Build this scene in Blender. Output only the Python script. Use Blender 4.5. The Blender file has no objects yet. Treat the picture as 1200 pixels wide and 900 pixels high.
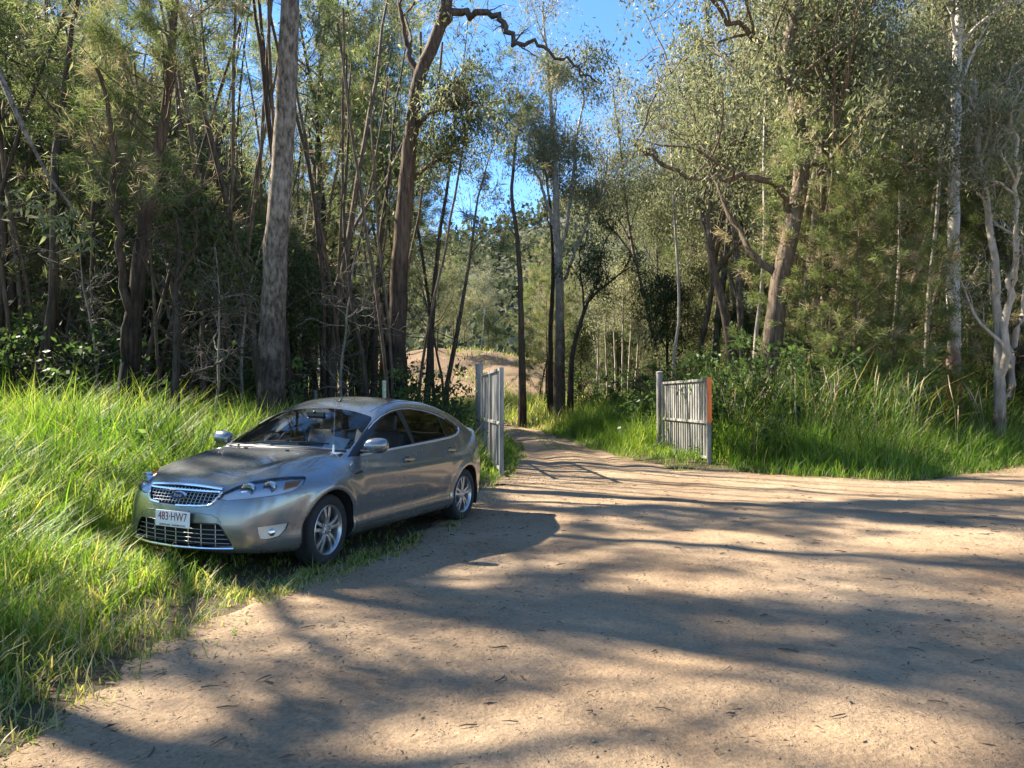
import bpy, bmesh, math, random
import numpy as np
from mathutils import Vector, Matrix

# ------------------------------------------------------------------ camera, sky, sun, exposure
scene = bpy.context.scene
EYE = 1.51
cam_data = bpy.data.cameras.new("camera")
cam_data.sensor_fit = 'HORIZONTAL'
cam_data.sensor_width = 36.0
cam_data.lens = 27.0                       # 900 px focal length on a 1200 px wide picture
cam_data.clip_end = 6000
cam = bpy.data.objects.new("camera", cam_data)
scene.collection.objects.link(cam)
cam.location = (0, 0, EYE)
cam.rotation_euler = (math.radians(90 + 1.17), 0, 0)
scene.camera = cam

SUN_EL = math.radians(41.0)
SHADOW = np.array([0.888, -0.459])          # direction in which shadows fall on the ground
SHADOW = SHADOW / np.linalg.norm(SHADOW)
COT = 1.0 / math.tan(SUN_EL)
world = bpy.data.worlds.new("World")
scene.world = world
world.use_nodes = True
nt = world.node_tree
nt.nodes.clear()
w_out = nt.nodes.new("ShaderNodeOutputWorld")
w_bg = nt.nodes.new("ShaderNodeBackground")
w_bg.inputs["Strength"].default_value = 0.088
sky = nt.nodes.new("ShaderNodeTexSky")
sky.sky_type = 'NISHITA'
sky.sun_disc = False
sky.sun_elevation = SUN_EL
# azimuth of the sun itself, measured from +Y clockwise
sky.sun_rotation = math.atan2(-SHADOW[0], -SHADOW[1])
sky.air_density = 0.9
sky.dust_density = 0.0
sky.ozone_density = 6.0
sky.altitude = 300
# thin broken cloud low over the hills
tc = nt.nodes.new("ShaderNodeTexCoord")
mp = nt.nodes.new("ShaderNodeMapping")
mp.inputs["Scale"].default_value = (1.0, 1.0, 2.6)
nz = nt.nodes.new("ShaderNodeTexNoise")
nz.inputs["Scale"].default_value = 5.5
nz.inputs["Detail"].default_value = 9
nz.inputs["Roughness"].default_value = 0.6
rp = nt.nodes.new("ShaderNodeValToRGB")
rp.color_ramp.elements[0].position = 0.55
rp.color_ramp.elements[0].color = (0, 0, 0, 1)
rp.color_ramp.elements[1].position = 0.78
rp.color_ramp.elements[1].color = (0.85, 0.85, 0.85, 1)
sx = nt.nodes.new("ShaderNodeSeparateXYZ")
mr = nt.nodes.new("ShaderNodeMapRange")
mr.inputs["From Min"].default_value = 0.34
mr.inputs["From Max"].default_value = 0.16
mul = nt.nodes.new("ShaderNodeMath"); mul.operation = 'MULTIPLY'
mixc = nt.nodes.new("ShaderNodeMixRGB")
mixc.inputs["Color2"].default_value = (7.5, 8.0, 8.8, 1)
nt.links.new(tc.outputs["Generated"], mp.inputs["Vector"])
nt.links.new(mp.outputs["Vector"], nz.inputs["Vector"])
nt.links.new(nz.outputs["Fac"], rp.inputs["Fac"])
nt.links.new(tc.outputs["Generated"], sx.inputs["Vector"])
nt.links.new(sx.outputs["Z"], mr.inputs["Value"])
nt.links.new(rp.outputs["Color"], mul.inputs[0])
nt.links.new(mr.outputs["Result"], mul.inputs[1])
nt.links.new(mul.outputs["Value"], mixc.inputs["Fac"])
hs = nt.nodes.new("ShaderNodeHueSaturation")
hs.inputs["Saturation"].default_value = 1.08
nt.links.new(sky.outputs["Color"], hs.inputs["Color"])
nt.links.new(hs.outputs["Color"], mixc.inputs["Color1"])
nt.links.new(mixc.outputs["Color"], w_bg.inputs["Color"])
nt.links.new(w_bg.outputs["Background"], w_out.inputs["Surface"])

sun_data = bpy.data.lights.new("sun", 'SUN')
sun_data.energy = 5.0
sun_data.angle = math.radians(0.75)
sun_data.color = (1.0, 0.91, 0.76)
sun = bpy.data.objects.new("sun", sun_data)
scene.collection.objects.link(sun)
sd = Vector((SHADOW[0] * math.cos(SUN_EL), SHADOW[1] * math.cos(SUN_EL), -math.sin(SUN_EL)))
sun.rotation_euler = sd.to_track_quat('-Z', 'Y').to_euler()
sun.location = (-30, 20, 30)

scene.view_settings.view_transform = 'Standard'
scene.view_settings.look = 'None'
scene.view_settings.exposure = 2.05
scene.view_settings.gamma = 1.0
scene.view_settings.use_curve_mapping = False
scene.cycles.use_denoising = True
scene.cycles.max_bounces = 8
scene.cycles.diffuse_bounces = 5
scene.cycles.glossy_bounces = 3
scene.cycles.transmission_bounces = 5
scene.cycles.transparent_max_bounces = 8
scene.cycles.caustics_reflective = False
scene.cycles.caustics_refractive = False

# ------------------------------------------------------------------ helpers
COL = scene.collection
rng = np.random.default_rng(11)


def mesh_from(name, verts, faces, mats=None, smooth=False, attr=None):
    """verts (n,3) array, faces: array (m,3)/(m,4) or list of lists"""
    me = bpy.data.meshes.new(name)
    verts = np.asarray(verts, dtype=np.float32)
    if isinstance(faces, np.ndarray):
        m, k = faces.shape
        me.vertices.add(len(verts))
        me.vertices.foreach_set("co", verts.ravel())
        me.loops.add(m * k)
        me.loops.foreach_set("vertex_index", faces.astype(np.int32).ravel())
        me.polygons.add(m)
        me.polygons.foreach_set("loop_start", np.arange(0, m * k, k, dtype=np.int32))
        if smooth:
            me.polygons.foreach_set("use_smooth", np.ones(m, dtype=bool))
        me.update(calc_edges=True)
    else:
        me.from_pydata([tuple(v) for v in verts], [], [tuple(f) for f in faces])
        if smooth:
            me.polygons.foreach_set("use_smooth", np.ones(len(me.polygons), dtype=bool))
        me.update()
    if attr is not None:
        for an, av in attr.items():
            a = me.attributes.new(an, 'FLOAT', 'POINT')
            a.data.foreach_set("value", np.asarray(av, dtype=np.float32))
    for mt in (mats or []):
        me.materials.append(mt)
    return me


def obj(name, me, parent=None):
    o = bpy.data.objects.new(name, me)
    COL.objects.link(o)
    if parent is not None:
        o.parent = parent
    return o


def empty(name, loc=(0, 0, 0), rz=0.0):
    o = bpy.data.objects.new(name, None)
    COL.objects.link(o)
    o.location = loc
    o.rotation_euler = (0, 0, rz)
    return o


def tag(o, label, cat, group=None):
    o["label"] = label
    o["category"] = cat
    if group:
        o["group"] = group
    return o


def kind(o, k):
    o["kind"] = k
    return o


class MB:
    """collects simple shapes into one mesh"""
    def __init__(self):
        self.v = []
        self.f = []

    def add(self, verts, faces):
        b = len(self.v)
        self.v += [tuple(p) for p in verts]
        self.f += [tuple(i + b for i in f) for f in faces]

    def box(self, c, s, rot=None, taper=1.0):
        vs = []
        for dz in (-.5, .5):
            t = taper if dz > 0 else 1.0
            for dx, dy in ((-.5, -.5), (.5, -.5), (.5, .5), (-.5, .5)):
                p = Vector((dx * s[0] * t, dy * s[1] * t, dz * s[2]))
                if rot is not None:
                    p = rot @ p
                vs.append((p.x + c[0], p.y + c[1], p.z + c[2]))
        self.add(vs, [(0, 3, 2, 1), (4, 5, 6, 7), (0, 1, 5, 4), (1, 2, 6, 5), (2, 3, 7, 6), (3, 0, 4, 7)])

    def tube(self, pts, rad, n=8, cap=True, squash=None):
        pts = [Vector(p) for p in pts]
        if not hasattr(rad, '__len__'):
            rad = [rad] * len(pts)
        vs, fs = [], []
        up = Vector((0.13, 0.21, 1)).normalized()
        for i, p in enumerate(pts):
            d = (pts[min(i + 1, len(pts) - 1)] - pts[max(i - 1, 0)]).normalized()
            a = d.cross(up)
            if a.length < 1e-3:
                a = d.cross(Vector((1, 0, 0)))
            a.normalize()
            b = a.cross(d).normalized()
            for k in range(n):
                t = 2 * math.pi * k / n
                q = p + (a * math.cos(t) + b * math.sin(t) * (squash or 1)) * rad[i]
                vs.append(tuple(q))
        for i in range(len(pts) - 1):
            for k in range(n):
                k2 = (k + 1) % n
                fs.append((i * n + k, (i + 1) * n + k, (i + 1) * n + k2, i * n + k2))
        if cap:
            fs.append(tuple(range(n)))
            fs.append(tuple(range(len(vs) - 1, len(vs) - n - 1, -1)))
        self.add(vs, fs)

    def lathe(self, prof, n=32, axis='y', c=(0, 0, 0), close=False):
        """prof: (radius, offset along axis)"""
        vs, fs = [], []
        for r, o in prof:
            for k in range(n):
                t = 2 * math.pi * k / n
                a, b = r * math.cos(t), r * math.sin(t)
                if axis == 'y':
                    p = (a, o, b)
                elif axis == 'z':
                    p = (a, b, o)
                else:
                    p = (o, a, b)
                vs.append((p[0] + c[0], p[1] + c[1], p[2] + c[2]))
        m = len(prof)
        for i in range(m - 1 + (1 if close else 0)):
            i2 = (i + 1) % m
            for k in range(n):
                k2 = (k + 1) % n
                fs.append((i * n + k, i * n + k2, i2 * n + k2, i2 * n + k))
        self.add(vs, fs)

    def prism(self, poly, axis, a, b):
        """poly 2D; extruded along axis from a to b (axis y: poly=(x,z); x: (y,z); z: (x,y))"""
        def P(u, v, w):
            return {'y': (u, w, v), 'x': (w, u, v), 'z': (u, v, w)}[axis]
        n = len(poly)
        vs = [P(u, v, a) for u, v in poly] + [P(u, v, b) for u, v in poly]
        fs = [tuple(range(n)), tuple(range(2 * n - 1, n - 1, -1))]
        for i in range(n):
            j = (i + 1) % n
            fs.append((i, i + n, j + n, j))
        self.add(vs, fs)

    def build(self, name, mat, parent=None, smooth=False, bevel=0, angle=40):
        me = bpy.data.meshes.new(name)
        me.from_pydata(self.v, [], self.f)
        me.materials.append(mat)
        bm = bmesh.new()
        bm.from_mesh(me)
        bmesh.ops.recalc_face_normals(bm, faces=bm.faces[:])
        if bevel:
            es = [e for e in bm.edges if len(e.link_faces) == 2 and e.calc_face_angle(0) > math.radians(30)]
            bmesh.ops.bevel(bm, geom=es, offset=bevel, segments=2, affect='EDGES', profile=0.6)
        if smooth:
            for f in bm.faces:
                f.smooth = True
            for e in bm.edges:
                if len(e.link_faces) == 2 and e.calc_face_angle(0) > math.radians(angle):
                    e.smooth = False
        bm.to_mesh(me)
        bm.free()
        me.update()
        return obj(name, me, parent)


def pchip(xs, ys):
    xs = np.asarray(xs, float)
    ys = np.asarray(ys, float)
    if xs[0] > xs[-1]:
        xs, ys = xs[::-1], ys[::-1]
    h = np.diff(xs)
    d = np.diff(ys) / h
    m = np.zeros_like(xs)
    m[0], m[-1] = d[0], d[-1]
    for i in range(1, len(xs) - 1):
        if d[i - 1] * d[i] > 0:
            w1, w2 = 2 * h[i] + h[i - 1], h[i] + 2 * h[i - 1]
            m[i] = (w1 + w2) / (w1 / d[i - 1] + w2 / d[i])

    def f(x):
        x = np.asarray(x, float)
        xc = np.clip(x, xs[0], xs[-1])
        i = np.clip(np.searchsorted(xs, xc) - 1, 0, len(h) - 1)
        t = (xc - xs[i]) / h[i]
        y = (ys[i] * (1 + 2 * t) * (1 - t) ** 2 + m[i] * h[i] * t * (1 - t) ** 2
             + ys[i + 1] * t * t * (3 - 2 * t) + m[i + 1] * h[i] * t * t * (t - 1))
        return y + np.where(x > xs[-1], (x - xs[-1]) * m[-1], 0) + np.where(x < xs[0], (x - xs[0]) * m[0], 0)
    return f


def inpoly(px, py, poly):
    poly = np.asarray(poly, float)
    r = np.zeros(np.shape(px), bool)
    j = len(poly) - 1
    for i in range(len(poly)):
        xi, yi = poly[i]
        xj, yj = poly[j]
        c = ((yi > py) != (yj > py)) & (px < (xj - xi) * (py - yi) / (yj - yi + 1e-12) + xi)
        r ^= c
        j = i
    return r


# ------------------------------------------------------------------ materials
def new_mat(name):
    m = bpy.data.materials.new(name)
    m.use_nodes = True
    n = m.node_tree
    return m, n, n.nodes["Principled BSDF"]


def simple_mat(name, col, rough=0.6, metal=0.0, noise=0.0, nscale=20, bump=0.0, coat=0.0, spec=0.5):
    m, n, b = new_mat(name)
    b.inputs["Base Color"].default_value = (*col, 1)
    b.inputs["Roughness"].default_value = rough
    b.inputs["Metallic"].default_value = metal
    b.inputs["Specular IOR Level"].default_value = spec
    if coat:
        b.inputs["Coat Weight"].default_value = coat
        b.inputs["Coat Roughness"].default_value = 0.06
    if noise or bump:
        t = n.nodes.new("ShaderNodeTexCoord")
        z = n.nodes.new("ShaderNodeTexNoise")
        z.inputs["Scale"].default_value = nscale
        z.inputs["Detail"].default_value = 8
        n.links.new(t.outputs["Object"], z.inputs["Vector"])
        if noise:
            r = n.nodes.new("ShaderNodeValToRGB")
            r.color_ramp.elements[0].position = 0.3
            r.color_ramp.elements[1].position = 0.75
            r.color_ramp.elements[0].color = (*[c * (1 - noise) for c in col], 1)
            r.color_ramp.elements[1].color = (*[min(1, c * (1 + noise)) for c in col], 1)
            n.links.new(z.outputs["Fac"], r.inputs["Fac"])
            n.links.new(r.outputs["Color"], b.inputs["Base Color"])
        if bump:
            bp = n.nodes.new("ShaderNodeBump")
            bp.inputs["Strength"].default_value = bump
            bp.inputs["Distance"].default_value = 0.02
            n.links.new(z.outputs["Fac"], bp.inputs["Height"])
            n.links.new(bp.outputs["Normal"], b.inputs["Normal"])
    return m


def leaf_mat(name, cols, trans=0.4, rough=0.5, spec=0.22, tint=(1.0, 1.0, 0.8)):
    """cols: list of (pos, rgb); 'v' point attribute 0..1 picks the colour; light passes through the blade"""
    m = bpy.data.materials.new(name)
    m.use_nodes = True
    n = m.node_tree
    n.nodes.clear()
    out = n.nodes.new("ShaderNodeOutputMaterial")
    a = n.nodes.new("ShaderNodeAttribute")
    a.attribute_name = "v"
    r = n.nodes.new("ShaderNodeValToRGB")
    els = r.color_ramp.elements
    while len(els) < len(cols):
        els.new(0.5)
    for e, (p, c) in zip(els, cols):
        e.position = p
        e.color = (*c, 1)
    b = n.nodes.new("ShaderNodeBsdfPrincipled")
    b.inputs["Roughness"].default_value = rough
    b.inputs["Specular IOR Level"].default_value = spec
    t = n.nodes.new("ShaderNodeBsdfTranslucent")
    tm = n.nodes.new("ShaderNodeMixRGB")
    tm.blend_type = 'MULTIPLY'
    tm.inputs["Fac"].default_value = 1
    tm.inputs["Color2"].default_value = (tint[0] * 1.4, tint[1] * 1.4, tint[2] * 1.4, 1)
    mx = n.nodes.new("ShaderNodeMixShader")
    mx.inputs["Fac"].default_value = trans
    n.links.new(a.outputs["Fac"], r.inputs["Fac"])
    n.links.new(r.outputs["Color"], b.inputs["Base Color"])
    n.links.new(r.outputs["Color"], tm.inputs["Color1"])
    n.links.new(tm.outputs["Color"], t.inputs["Color"])
    n.links.new(b.outputs["BSDF"], mx.inputs[1])
    n.links.new(t.outputs["BSDF"], mx.inputs[2])
    n.links.new(mx.outputs["Shader"], out.inputs["Surface"])
    return m
# ------------------------------------------------------------------ ground, road, track, hills
def ground_pt(px, py, h=468.0):
    d = 900 * EYE / (py - h)
    return ((px - 600) / 900 * d, d)


def vnoise(x, y, s, seed=0):
    """smooth value noise on a lattice"""
    x = np.asarray(x, float) * s + 17.3 * seed
    y = np.asarray(y, float) * s - 9.1 * seed
    xi, yi = np.floor(x).astype(np.int64), np.floor(y).astype(np.int64)
    xf, yf = x - xi, y - yi
    u, v = xf * xf * (3 - 2 * xf), yf * yf * (3 - 2 * yf)

    def hsh(a, b):
        n = (a * 374761393 + b * 668265263 + seed * 1442695041) & 0x7fffffff
        n = ((n ^ (n >> 13)) * 1274126177) & 0x7fffffff
        return ((n ^ (n >> 16)) & 0xffff) / 65535.0
    return (hsh(xi, yi) * (1 - u) * (1 - v) + hsh(xi + 1, yi) * u * (1 - v)
            + hsh(xi, yi + 1) * (1 - u) * v + hsh(xi + 1, yi + 1) * u * v)


def fbm(x, y, s, seed=0, o=4):
    a, r, t = .5, 0, 0
    for k in range(o):
        r = r + a * vnoise(x, y, s * 2 ** k, seed + k)
        t += a
        a *= .5
    return r / t


def sstep(a, b, x):
    t = np.clip((np.asarray(x, float) - a) / (b - a), 0, 1)
    return t * t * (3 - 2 * t)


ROAD = [(-3.2, -6), (-2.6, 1.5), (-2.31, 3.47), (-2.24, 4.5), (-1.98, 5.7), (-1.70, 6.7), (-1.42, 7.6), (-1.15, 9.0), (-.80, 10.8), (-.42, 12.6), (-.12, 14.3),
        (.05, 15.6), (.6, 16.4), (3.3, 16.2), (4.3, 16.6), (5.6, 15.2), (7.4, 14.4), (9.5, 15.6), (12.6, 18.4), (20, 23.5), (34, 31),
        (44, 27), (30, 12), (22, 2), (18, -6)]
TRACK_C = [(1.75, 13.0), (1.65, 17.0), (1.45, 22), (1.05, 28), (.35, 33), (-.9, 38.5), (-3.2, 46), (-7.5, 57), (-11, 66)]
TRACK_W = [(13, 2.2), (16, 1.65), (19, 1.25), (23, 1.02), (45, 1.0), (66, 1.1)]


def poly_sd(x, y, poly):
    """signed distance, positive inside"""
    P = np.asarray(poly, float)
    x = np.asarray(x, float)
    y = np.asarray(y, float)
    d = np.full(x.shape, 1e9)
    for i in range(len(P)):
        a, b = P[i], P[(i + 1) % len(P)]
        ab = b - a
        t = np.clip(((x - a[0]) * ab[0] + (y - a[1]) * ab[1]) / (ab @ ab), 0, 1)
        d = np.minimum(d, np.hypot(x - a[0] - t * ab[0], y - a[1] - t * ab[1]))
    return np.where(inpoly(x, y, P), d, -d)


def track_x(y):
    return np.interp(y, [p[1] for p in TRACK_C], [p[0] for p in TRACK_C])


def track_sd(x, y):
    w = np.interp(y, [p[0] for p in TRACK_W], [p[1] for p in TRACK_W])
    s = w - np.abs(x - track_x(y))
    s = np.where((y < 13) | (y > 66), -5.0, s)
    return s


def open_sd(x, y):
    """distance into bare dirt (road or track), negative outside"""
    return np.maximum(poly_sd(x, y, ROAD), track_sd(x, y))


def hgt(x, y):
    x = np.asarray(x, float)
    y = np.asarray(y, float)
    sd = open_sd(x, y)
    out = np.clip(-sd, 0, 60)
    left = sstep(2.0, -1.0, x)
    bank = np.where(x < 1.5, .055 * np.clip(out, 0, 1.6) + .085 * np.clip(out - 1.6, 0, 5.0), .10 * np.clip(out, 0, 4.0))
    z = bank * sstep(0, .6, out)
    z = z + (fbm(x, y, .35, 3) - .5) * .22 * sstep(0.2, 3, out)
    z = z + (fbm(x, y, .8, 5, 3) - .5) * .05 * sstep(-.5, 1.5, sd) + (fbm(x, y, 2.2, 9, 4) - .5) * .034 * sstep(-.5, .5, sd)
    z = z + .35 * sstep(22, 55, y) + .010 * np.clip(y - 40, 0, 40)
    # bare knoll past the end of the track and rising ground behind it
    kn = np.exp(-((x + 6.0) / 14) ** 2) * sstep(58, 84, y) * sstep(150, 92, y) * 6.2
    z = z + kn * (1 + (fbm(x, y, .07, 21) - .5) * .7 + (fbm(x, y, .35, 23) - .5) * .12)
    return z


def hill_h(x, y):
    r = 40 * sstep(120, 330, y) + 34 * sstep(-80, 140, x) * sstep(130, 360, y) + 20 * sstep(60, 220, x) * sstep(150, 300, y)
    r = r + 26 * sstep(330, 620, y) + 30 * sstep(-40, -160, x) * sstep(130, 300, y)
    return 1.0 + 1.36 * r * (1 + (fbm(x, y, .012, 31) - .5) * .5) + (fbm(x, y, .05, 35) - .5) * 5


def grid_obj(name, xs, ys, zf, mat, keep=None, attr=None):
    X, Y = np.meshgrid(xs, ys)
    Z = zf(X, Y)
    V = np.stack([X, Y, Z], -1).reshape(-1, 3)
    ny, nx = X.shape
    idx = np.arange(nx * ny).reshape(ny, nx)
    F = np.stack([idx[:-1, :-1], idx[:-1, 1:], idx[1:, 1:], idx[1:, :-1]], -1).reshape(-1, 4)
    if keep is not None:
        k = keep(V[F].mean(1))
        F = F[k]
        used = np.unique(F)
        rm = np.full(len(V), -1)
        rm[used] = np.arange(len(used))
        V = V[used]
        F = rm[F]
    return obj(name, mesh_from(name, V, F, [mat], True))


def dirt_material(name, pal, litter=0.0):
    m, n, b = new_mat(name)
    L = n.links
    t = n.nodes.new("ShaderNodeTexCoord")

    def noise(scale, det=8, rough=.6):
        z = n.nodes.new("ShaderNodeTexNoise")
        z.inputs["Scale"].default_value = scale
        z.inputs["Detail"].default_value = det
        z.inputs["Roughness"].default_value = rough
        L.new(t.outputs["Object"], z.inputs["Vector"])
        return z
    n1 = noise(.55)
    r1 = n.nodes.new("ShaderNodeValToRGB")
    els = r1.color_ramp.elements
    els.new(.5)
    for e, p, c in zip(els, (.30, .5, .72), pal):
        e.position = p
        e.color = (*c, 1)
    L.new(n1.outputs["Fac"], r1.inputs["Fac"])
    # coarse grit
    n2 = noise(38, 6, .7)
    r2 = n.nodes.new("ShaderNodeValToRGB")
    r2.color_ramp.elements[0].position = .30
    r2.color_ramp.elements[0].color = (.55, .52, .50, 1)
    r2.color_ramp.elements[1].position = .70
    r2.color_ramp.elements[1].color = (1.22, 1.2, 1.16, 1)
    L.new(n2.outputs["Fac"], r2.inputs["Fac"])
    mx = n.nodes.new("ShaderNodeMixRGB")
    mx.blend_type = 'MULTIPLY'
    mx.inputs["Fac"].default_value = .75
    L.new(r1.outputs["Color"], mx.inputs["Color1"])
    L.new(r2.outputs["Color"], mx.inputs["Color2"])
    # pebbles
    v = n.nodes.new("ShaderNodeTexVoronoi")
    v.inputs["Scale"].default_value = 46
    v.inputs["Randomness"].default_value = 1
    L.new(t.outputs["Object"], v.inputs["Vector"])
    vr = n.nodes.new("ShaderNodeValToRGB")
    vr.color_ramp.elements[0].position = .10
    vr.color_ramp.elements[0].color = (1, 1, 1, 1)
    vr.color_ramp.elements[1].position = .30
    vr.color_ramp.elements[1].color = (0, 0, 0, 1)
    L.new(v.outputs["Distance"], vr.inputs["Fac"])
    n3 = noise(7, 4)
    pm = n.nodes.new("ShaderNodeMath")
    pm.operation = 'GREATER_THAN'
    pm.inputs[1].default_value = .56
    L.new(n3.outputs["Fac"], pm.inputs[0])
    pf = n.nodes.new("ShaderNodeMath")
    pf.operation = 'MULTIPLY'
    L.new(vr.outputs["Color"], pf.inputs[0])
    L.new(pm.outputs["Value"], pf.inputs[1])
    sc = n.nodes.new("ShaderNodeMath")
    sc.operation = 'MULTIPLY'
    sc.inputs[1].default_value = .55
    L.new(pf.outputs["Value"], sc.inputs[0])
    mp_ = n.nodes.new("ShaderNodeMixRGB")
    L.new(sc.outputs["Value"], mp_.inputs["Fac"])
    L.new(mx.outputs["Color"], mp_.inputs["Color1"])
    mp_.inputs["Color2"].default_value = (.40, .33, .25, 1)
    last = mp_
    # dark crumbs of bark and soil
    n4 = noise(16, 10, .75)
    r4 = n.nodes.new("ShaderNodeValToRGB")
    r4.color_ramp.elements[0].position = .58 - .10 * litter
    r4.color_ramp.elements[0].color = (0, 0, 0, 1)
    r4.color_ramp.elements[1].position = .70 - .08 * litter
    r4.color_ramp.elements[1].color = (.75, .75, .75, 1)
    L.new(n4.outputs["Fac"], r4.inputs["Fac"])
    m4 = n.nodes.new("ShaderNodeMixRGB")
    L.new(r4.outputs["Color"], m4.inputs["Fac"])
    L.new(last.outputs["Color"], m4.inputs["Color1"])
    m4.inputs["Color2"].default_value = (.085, .058, .038, 1)
    L.new(m4.outputs["Color"], b.inputs["Base Color"])
    b.inputs["Roughness"].default_value = .92
    b.inputs["Specular IOR Level"].default_value = .2
    ad = n.nodes.new("ShaderNodeMath")
    ad.operation = 'ADD'
    L.new(n2.outputs["Fac"], ad.inputs[0])
    L.new(pf.outputs["Value"], ad.inputs[1])
    bp = n.nodes.new("ShaderNodeBump")
    bp.inputs["Strength"].default_value = .9
    bp.inputs["Distance"].default_value = .018
    L.new(ad.outputs["Value"], bp.inputs["Height"])
    n5 = noise(5, 6)
    bp2 = n.nodes.new("ShaderNodeBump")
    bp2.inputs["Strength"].default_value = .5
    bp2.inputs["Distance"].default_value = .07
    L.new(n5.outputs["Fac"], bp2.inputs["Height"])
    L.new(bp.outputs["Normal"], bp2.inputs["Normal"])
    L.new(bp2.outputs["Normal"], b.inputs["Normal"])
    return m


MAT_DIRT = dirt_material("sandy_dirt", ((.262, .176, .105), (.36, .256, .158), (.445, .335, .22)), 0)
MAT_FLOOR = dirt_material("forest_floor", ((.075, .055, .035), (.11, .085, .05), (.15, .12, .07)), 1)
m_knoll = dirt_material("bare_slope", ((.16, .115, .065), (.24, .155, .095), (.17, .155, .07)), .6)
m_hill = simple_mat("hill_floor", (.05, .056, .028), .95, noise=.4, nscale=.05)

xs = np.unique(np.concatenate([np.linspace(-14, 14, 95), np.sinh(np.linspace(-5.2, 5.2, 76)) * 6.2]))
ys = np.unique(np.concatenate([np.linspace(0, 24, 110), 24 + (np.linspace(0, 1, 90) ** 2.2) * 560, np.linspace(-60, -.5, 20)]))
g_o = grid_obj("ground", xs, ys, lambda X, Y: hgt(X, Y), MAT_FLOOR)
kind(g_o, "structure")


def road_z(X, Y):
    sd = poly_sd(X, Y, ROAD) + (fbm(X, Y, 1.1, 41) - .5) * .75 + (fbm(X, Y, 5, 45, 3) - .5) * .25
    return hgt(X, Y) + np.clip(sd * .16, -.06, .016)


ysr = np.unique(np.concatenate([1.6 + (np.linspace(0, 1, 150) ** 1.7) * 19, np.linspace(-6, 1.6, 30), np.linspace(20.6, 32, 30)]))
xsr = np.unique(np.concatenate([np.linspace(-4.2, 9, 200), np.linspace(9, 44, 60)]))
r_o = grid_obj("dirt_road", xsr, ysr, road_z, MAT_DIRT, keep=lambda C: poly_sd(C[:, 0], C[:, 1], ROAD) > -.7)
kind(r_o, "structure")


def track_obj():
    yy = np.linspace(13.6, 66, 260)
    uu = np.linspace(-1.25, 1.25, 44)
    U, Y = np.meshgrid(uu, yy)
    w = np.interp(Y, [p[0] for p in TRACK_W], [p[1] for p in TRACK_W])
    X = track_x(Y) + U * w
    e = (1 - np.abs(U)) * w + (fbm(X, Y, .9, 51) - .5) * .5
    Z = hgt(X, Y) + np.clip(e * .12, -.06, .020) + .004
    rut = np.exp(-((np.abs(U * w) - .78) / .22) ** 2) * .05 * sstep(15, 18, Y)
    mid = np.exp(-(U * w / .30) ** 2) * .035 * sstep(16, 19, Y)
    Z = Z - rut + mid + .03 * sstep(15, 18, Y)
    V = np.stack([X, Y, Z], -1).reshape(-1, 3)
    ny, nx = X.shape
    idx = np.arange(nx * ny).reshape(ny, nx)
    F = np.stack([idx[:-1, :-1], idx[:-1, 1:], idx[1:, 1:], idx[1:, :-1]], -1).reshape(-1, 4)
    return kind(obj("dirt_track", mesh_from("dirt_track", V, F, [MAT_DIRT], True)), "structure")


track_obj()
# the bare reddish slope of the knoll, a skin over the ground
kn_o = grid_obj("bare_slope", np.linspace(-22, 8, 90), np.linspace(60, 92, 90),
                lambda X, Y: hgt(X, Y) + np.clip((1 - ((X + 5) / 11) ** 2 - ((Y - 77) / 14) ** 2) * .6 + (fbm(X, Y, .3, 61) - .5) * .5, -.4, .06), m_knoll)
kind(kn_o, "structure")
h_o = grid_obj("hill", np.linspace(-420, 520, 90), np.linspace(115, 760, 90), hill_h, m_hill)
kind(h_o, "structure")
# ------------------------------------------------------------------ plants: generators
# ground that the photograph shows in full sun; crowns keep gaps over it
def carpt(x, y):
    c, s = math.cos(-1.9528), math.sin(-1.9528)
    return (-2.4985 + x * c - y * s, 7.338 + x * s + y * c)


G = ground_pt
LIT_HARD = [
    [G(560, 545), G(760, 552), G(1000, 545), G(1230, 540), G(1230, 582), G(1000, 588), G(700, 594), G(640, 596), G(570, 575)],
    [carpt(1.1, -1.1), carpt(1.1, 1.2), carpt(.2, 1.5), carpt(-.8, 2.3), carpt(-3.9, 2.2), carpt(-4.0, -1.1)],
    [(-13, 16.5), (-3.2, 16.5), (-3.0, 11), (-3.5, 7), (-4.3, 6.2), (-6.0, 7.2), (-9, 8.5)],
    [G(840, 552), G(1080, 560), G(1060, 520), G(860, 515)],
]
LIT_SOFT = [
    [G(640, 775), G(860, 775), G(885, 830), G(700, 842)],
    [G(480, 840), G(690, 830), G(720, 900), G(420, 900)],
    [G(-60, 830), G(240, 790), G(330, 830), G(150, 905), G(-60, 905)],
    [G(1030, 612), G(1180, 622), G(1180, 655), G(1020, 652)],
    [G(520, 668), G(700, 640), G(730, 660), G(540, 700)],
    [G(900, 810), G(1100, 795), G(1230, 840), G(1230, 895), G(1000, 880)],
    [(-6, 5.2), (-3.0, 4.6), (-2.6, 3.6), (-5.5, 3.6)],
    [G(740, 672), G(880, 672), G(890, 700), G(750, 700)],
]


LIT_HIGH = [
    ([(-.5, 15), (7.0, 15.5), (6.6, 24), (7, 36), (8, 46), (-2, 46), (-.8, 30)], .5, .93),
    ([(-3, 34), (7, 34), (8, 44), (-3, 44)], 7.0, .85),
    ([(4.6, 17.5), (15, 17.0), (17, 24), (4.6, 24)], 3.5, .55),
    ([(-15, 16.2), (-3, 16.2), (-2, 19.5), (-17, 19.5)], 6.0, .45),
]


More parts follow.
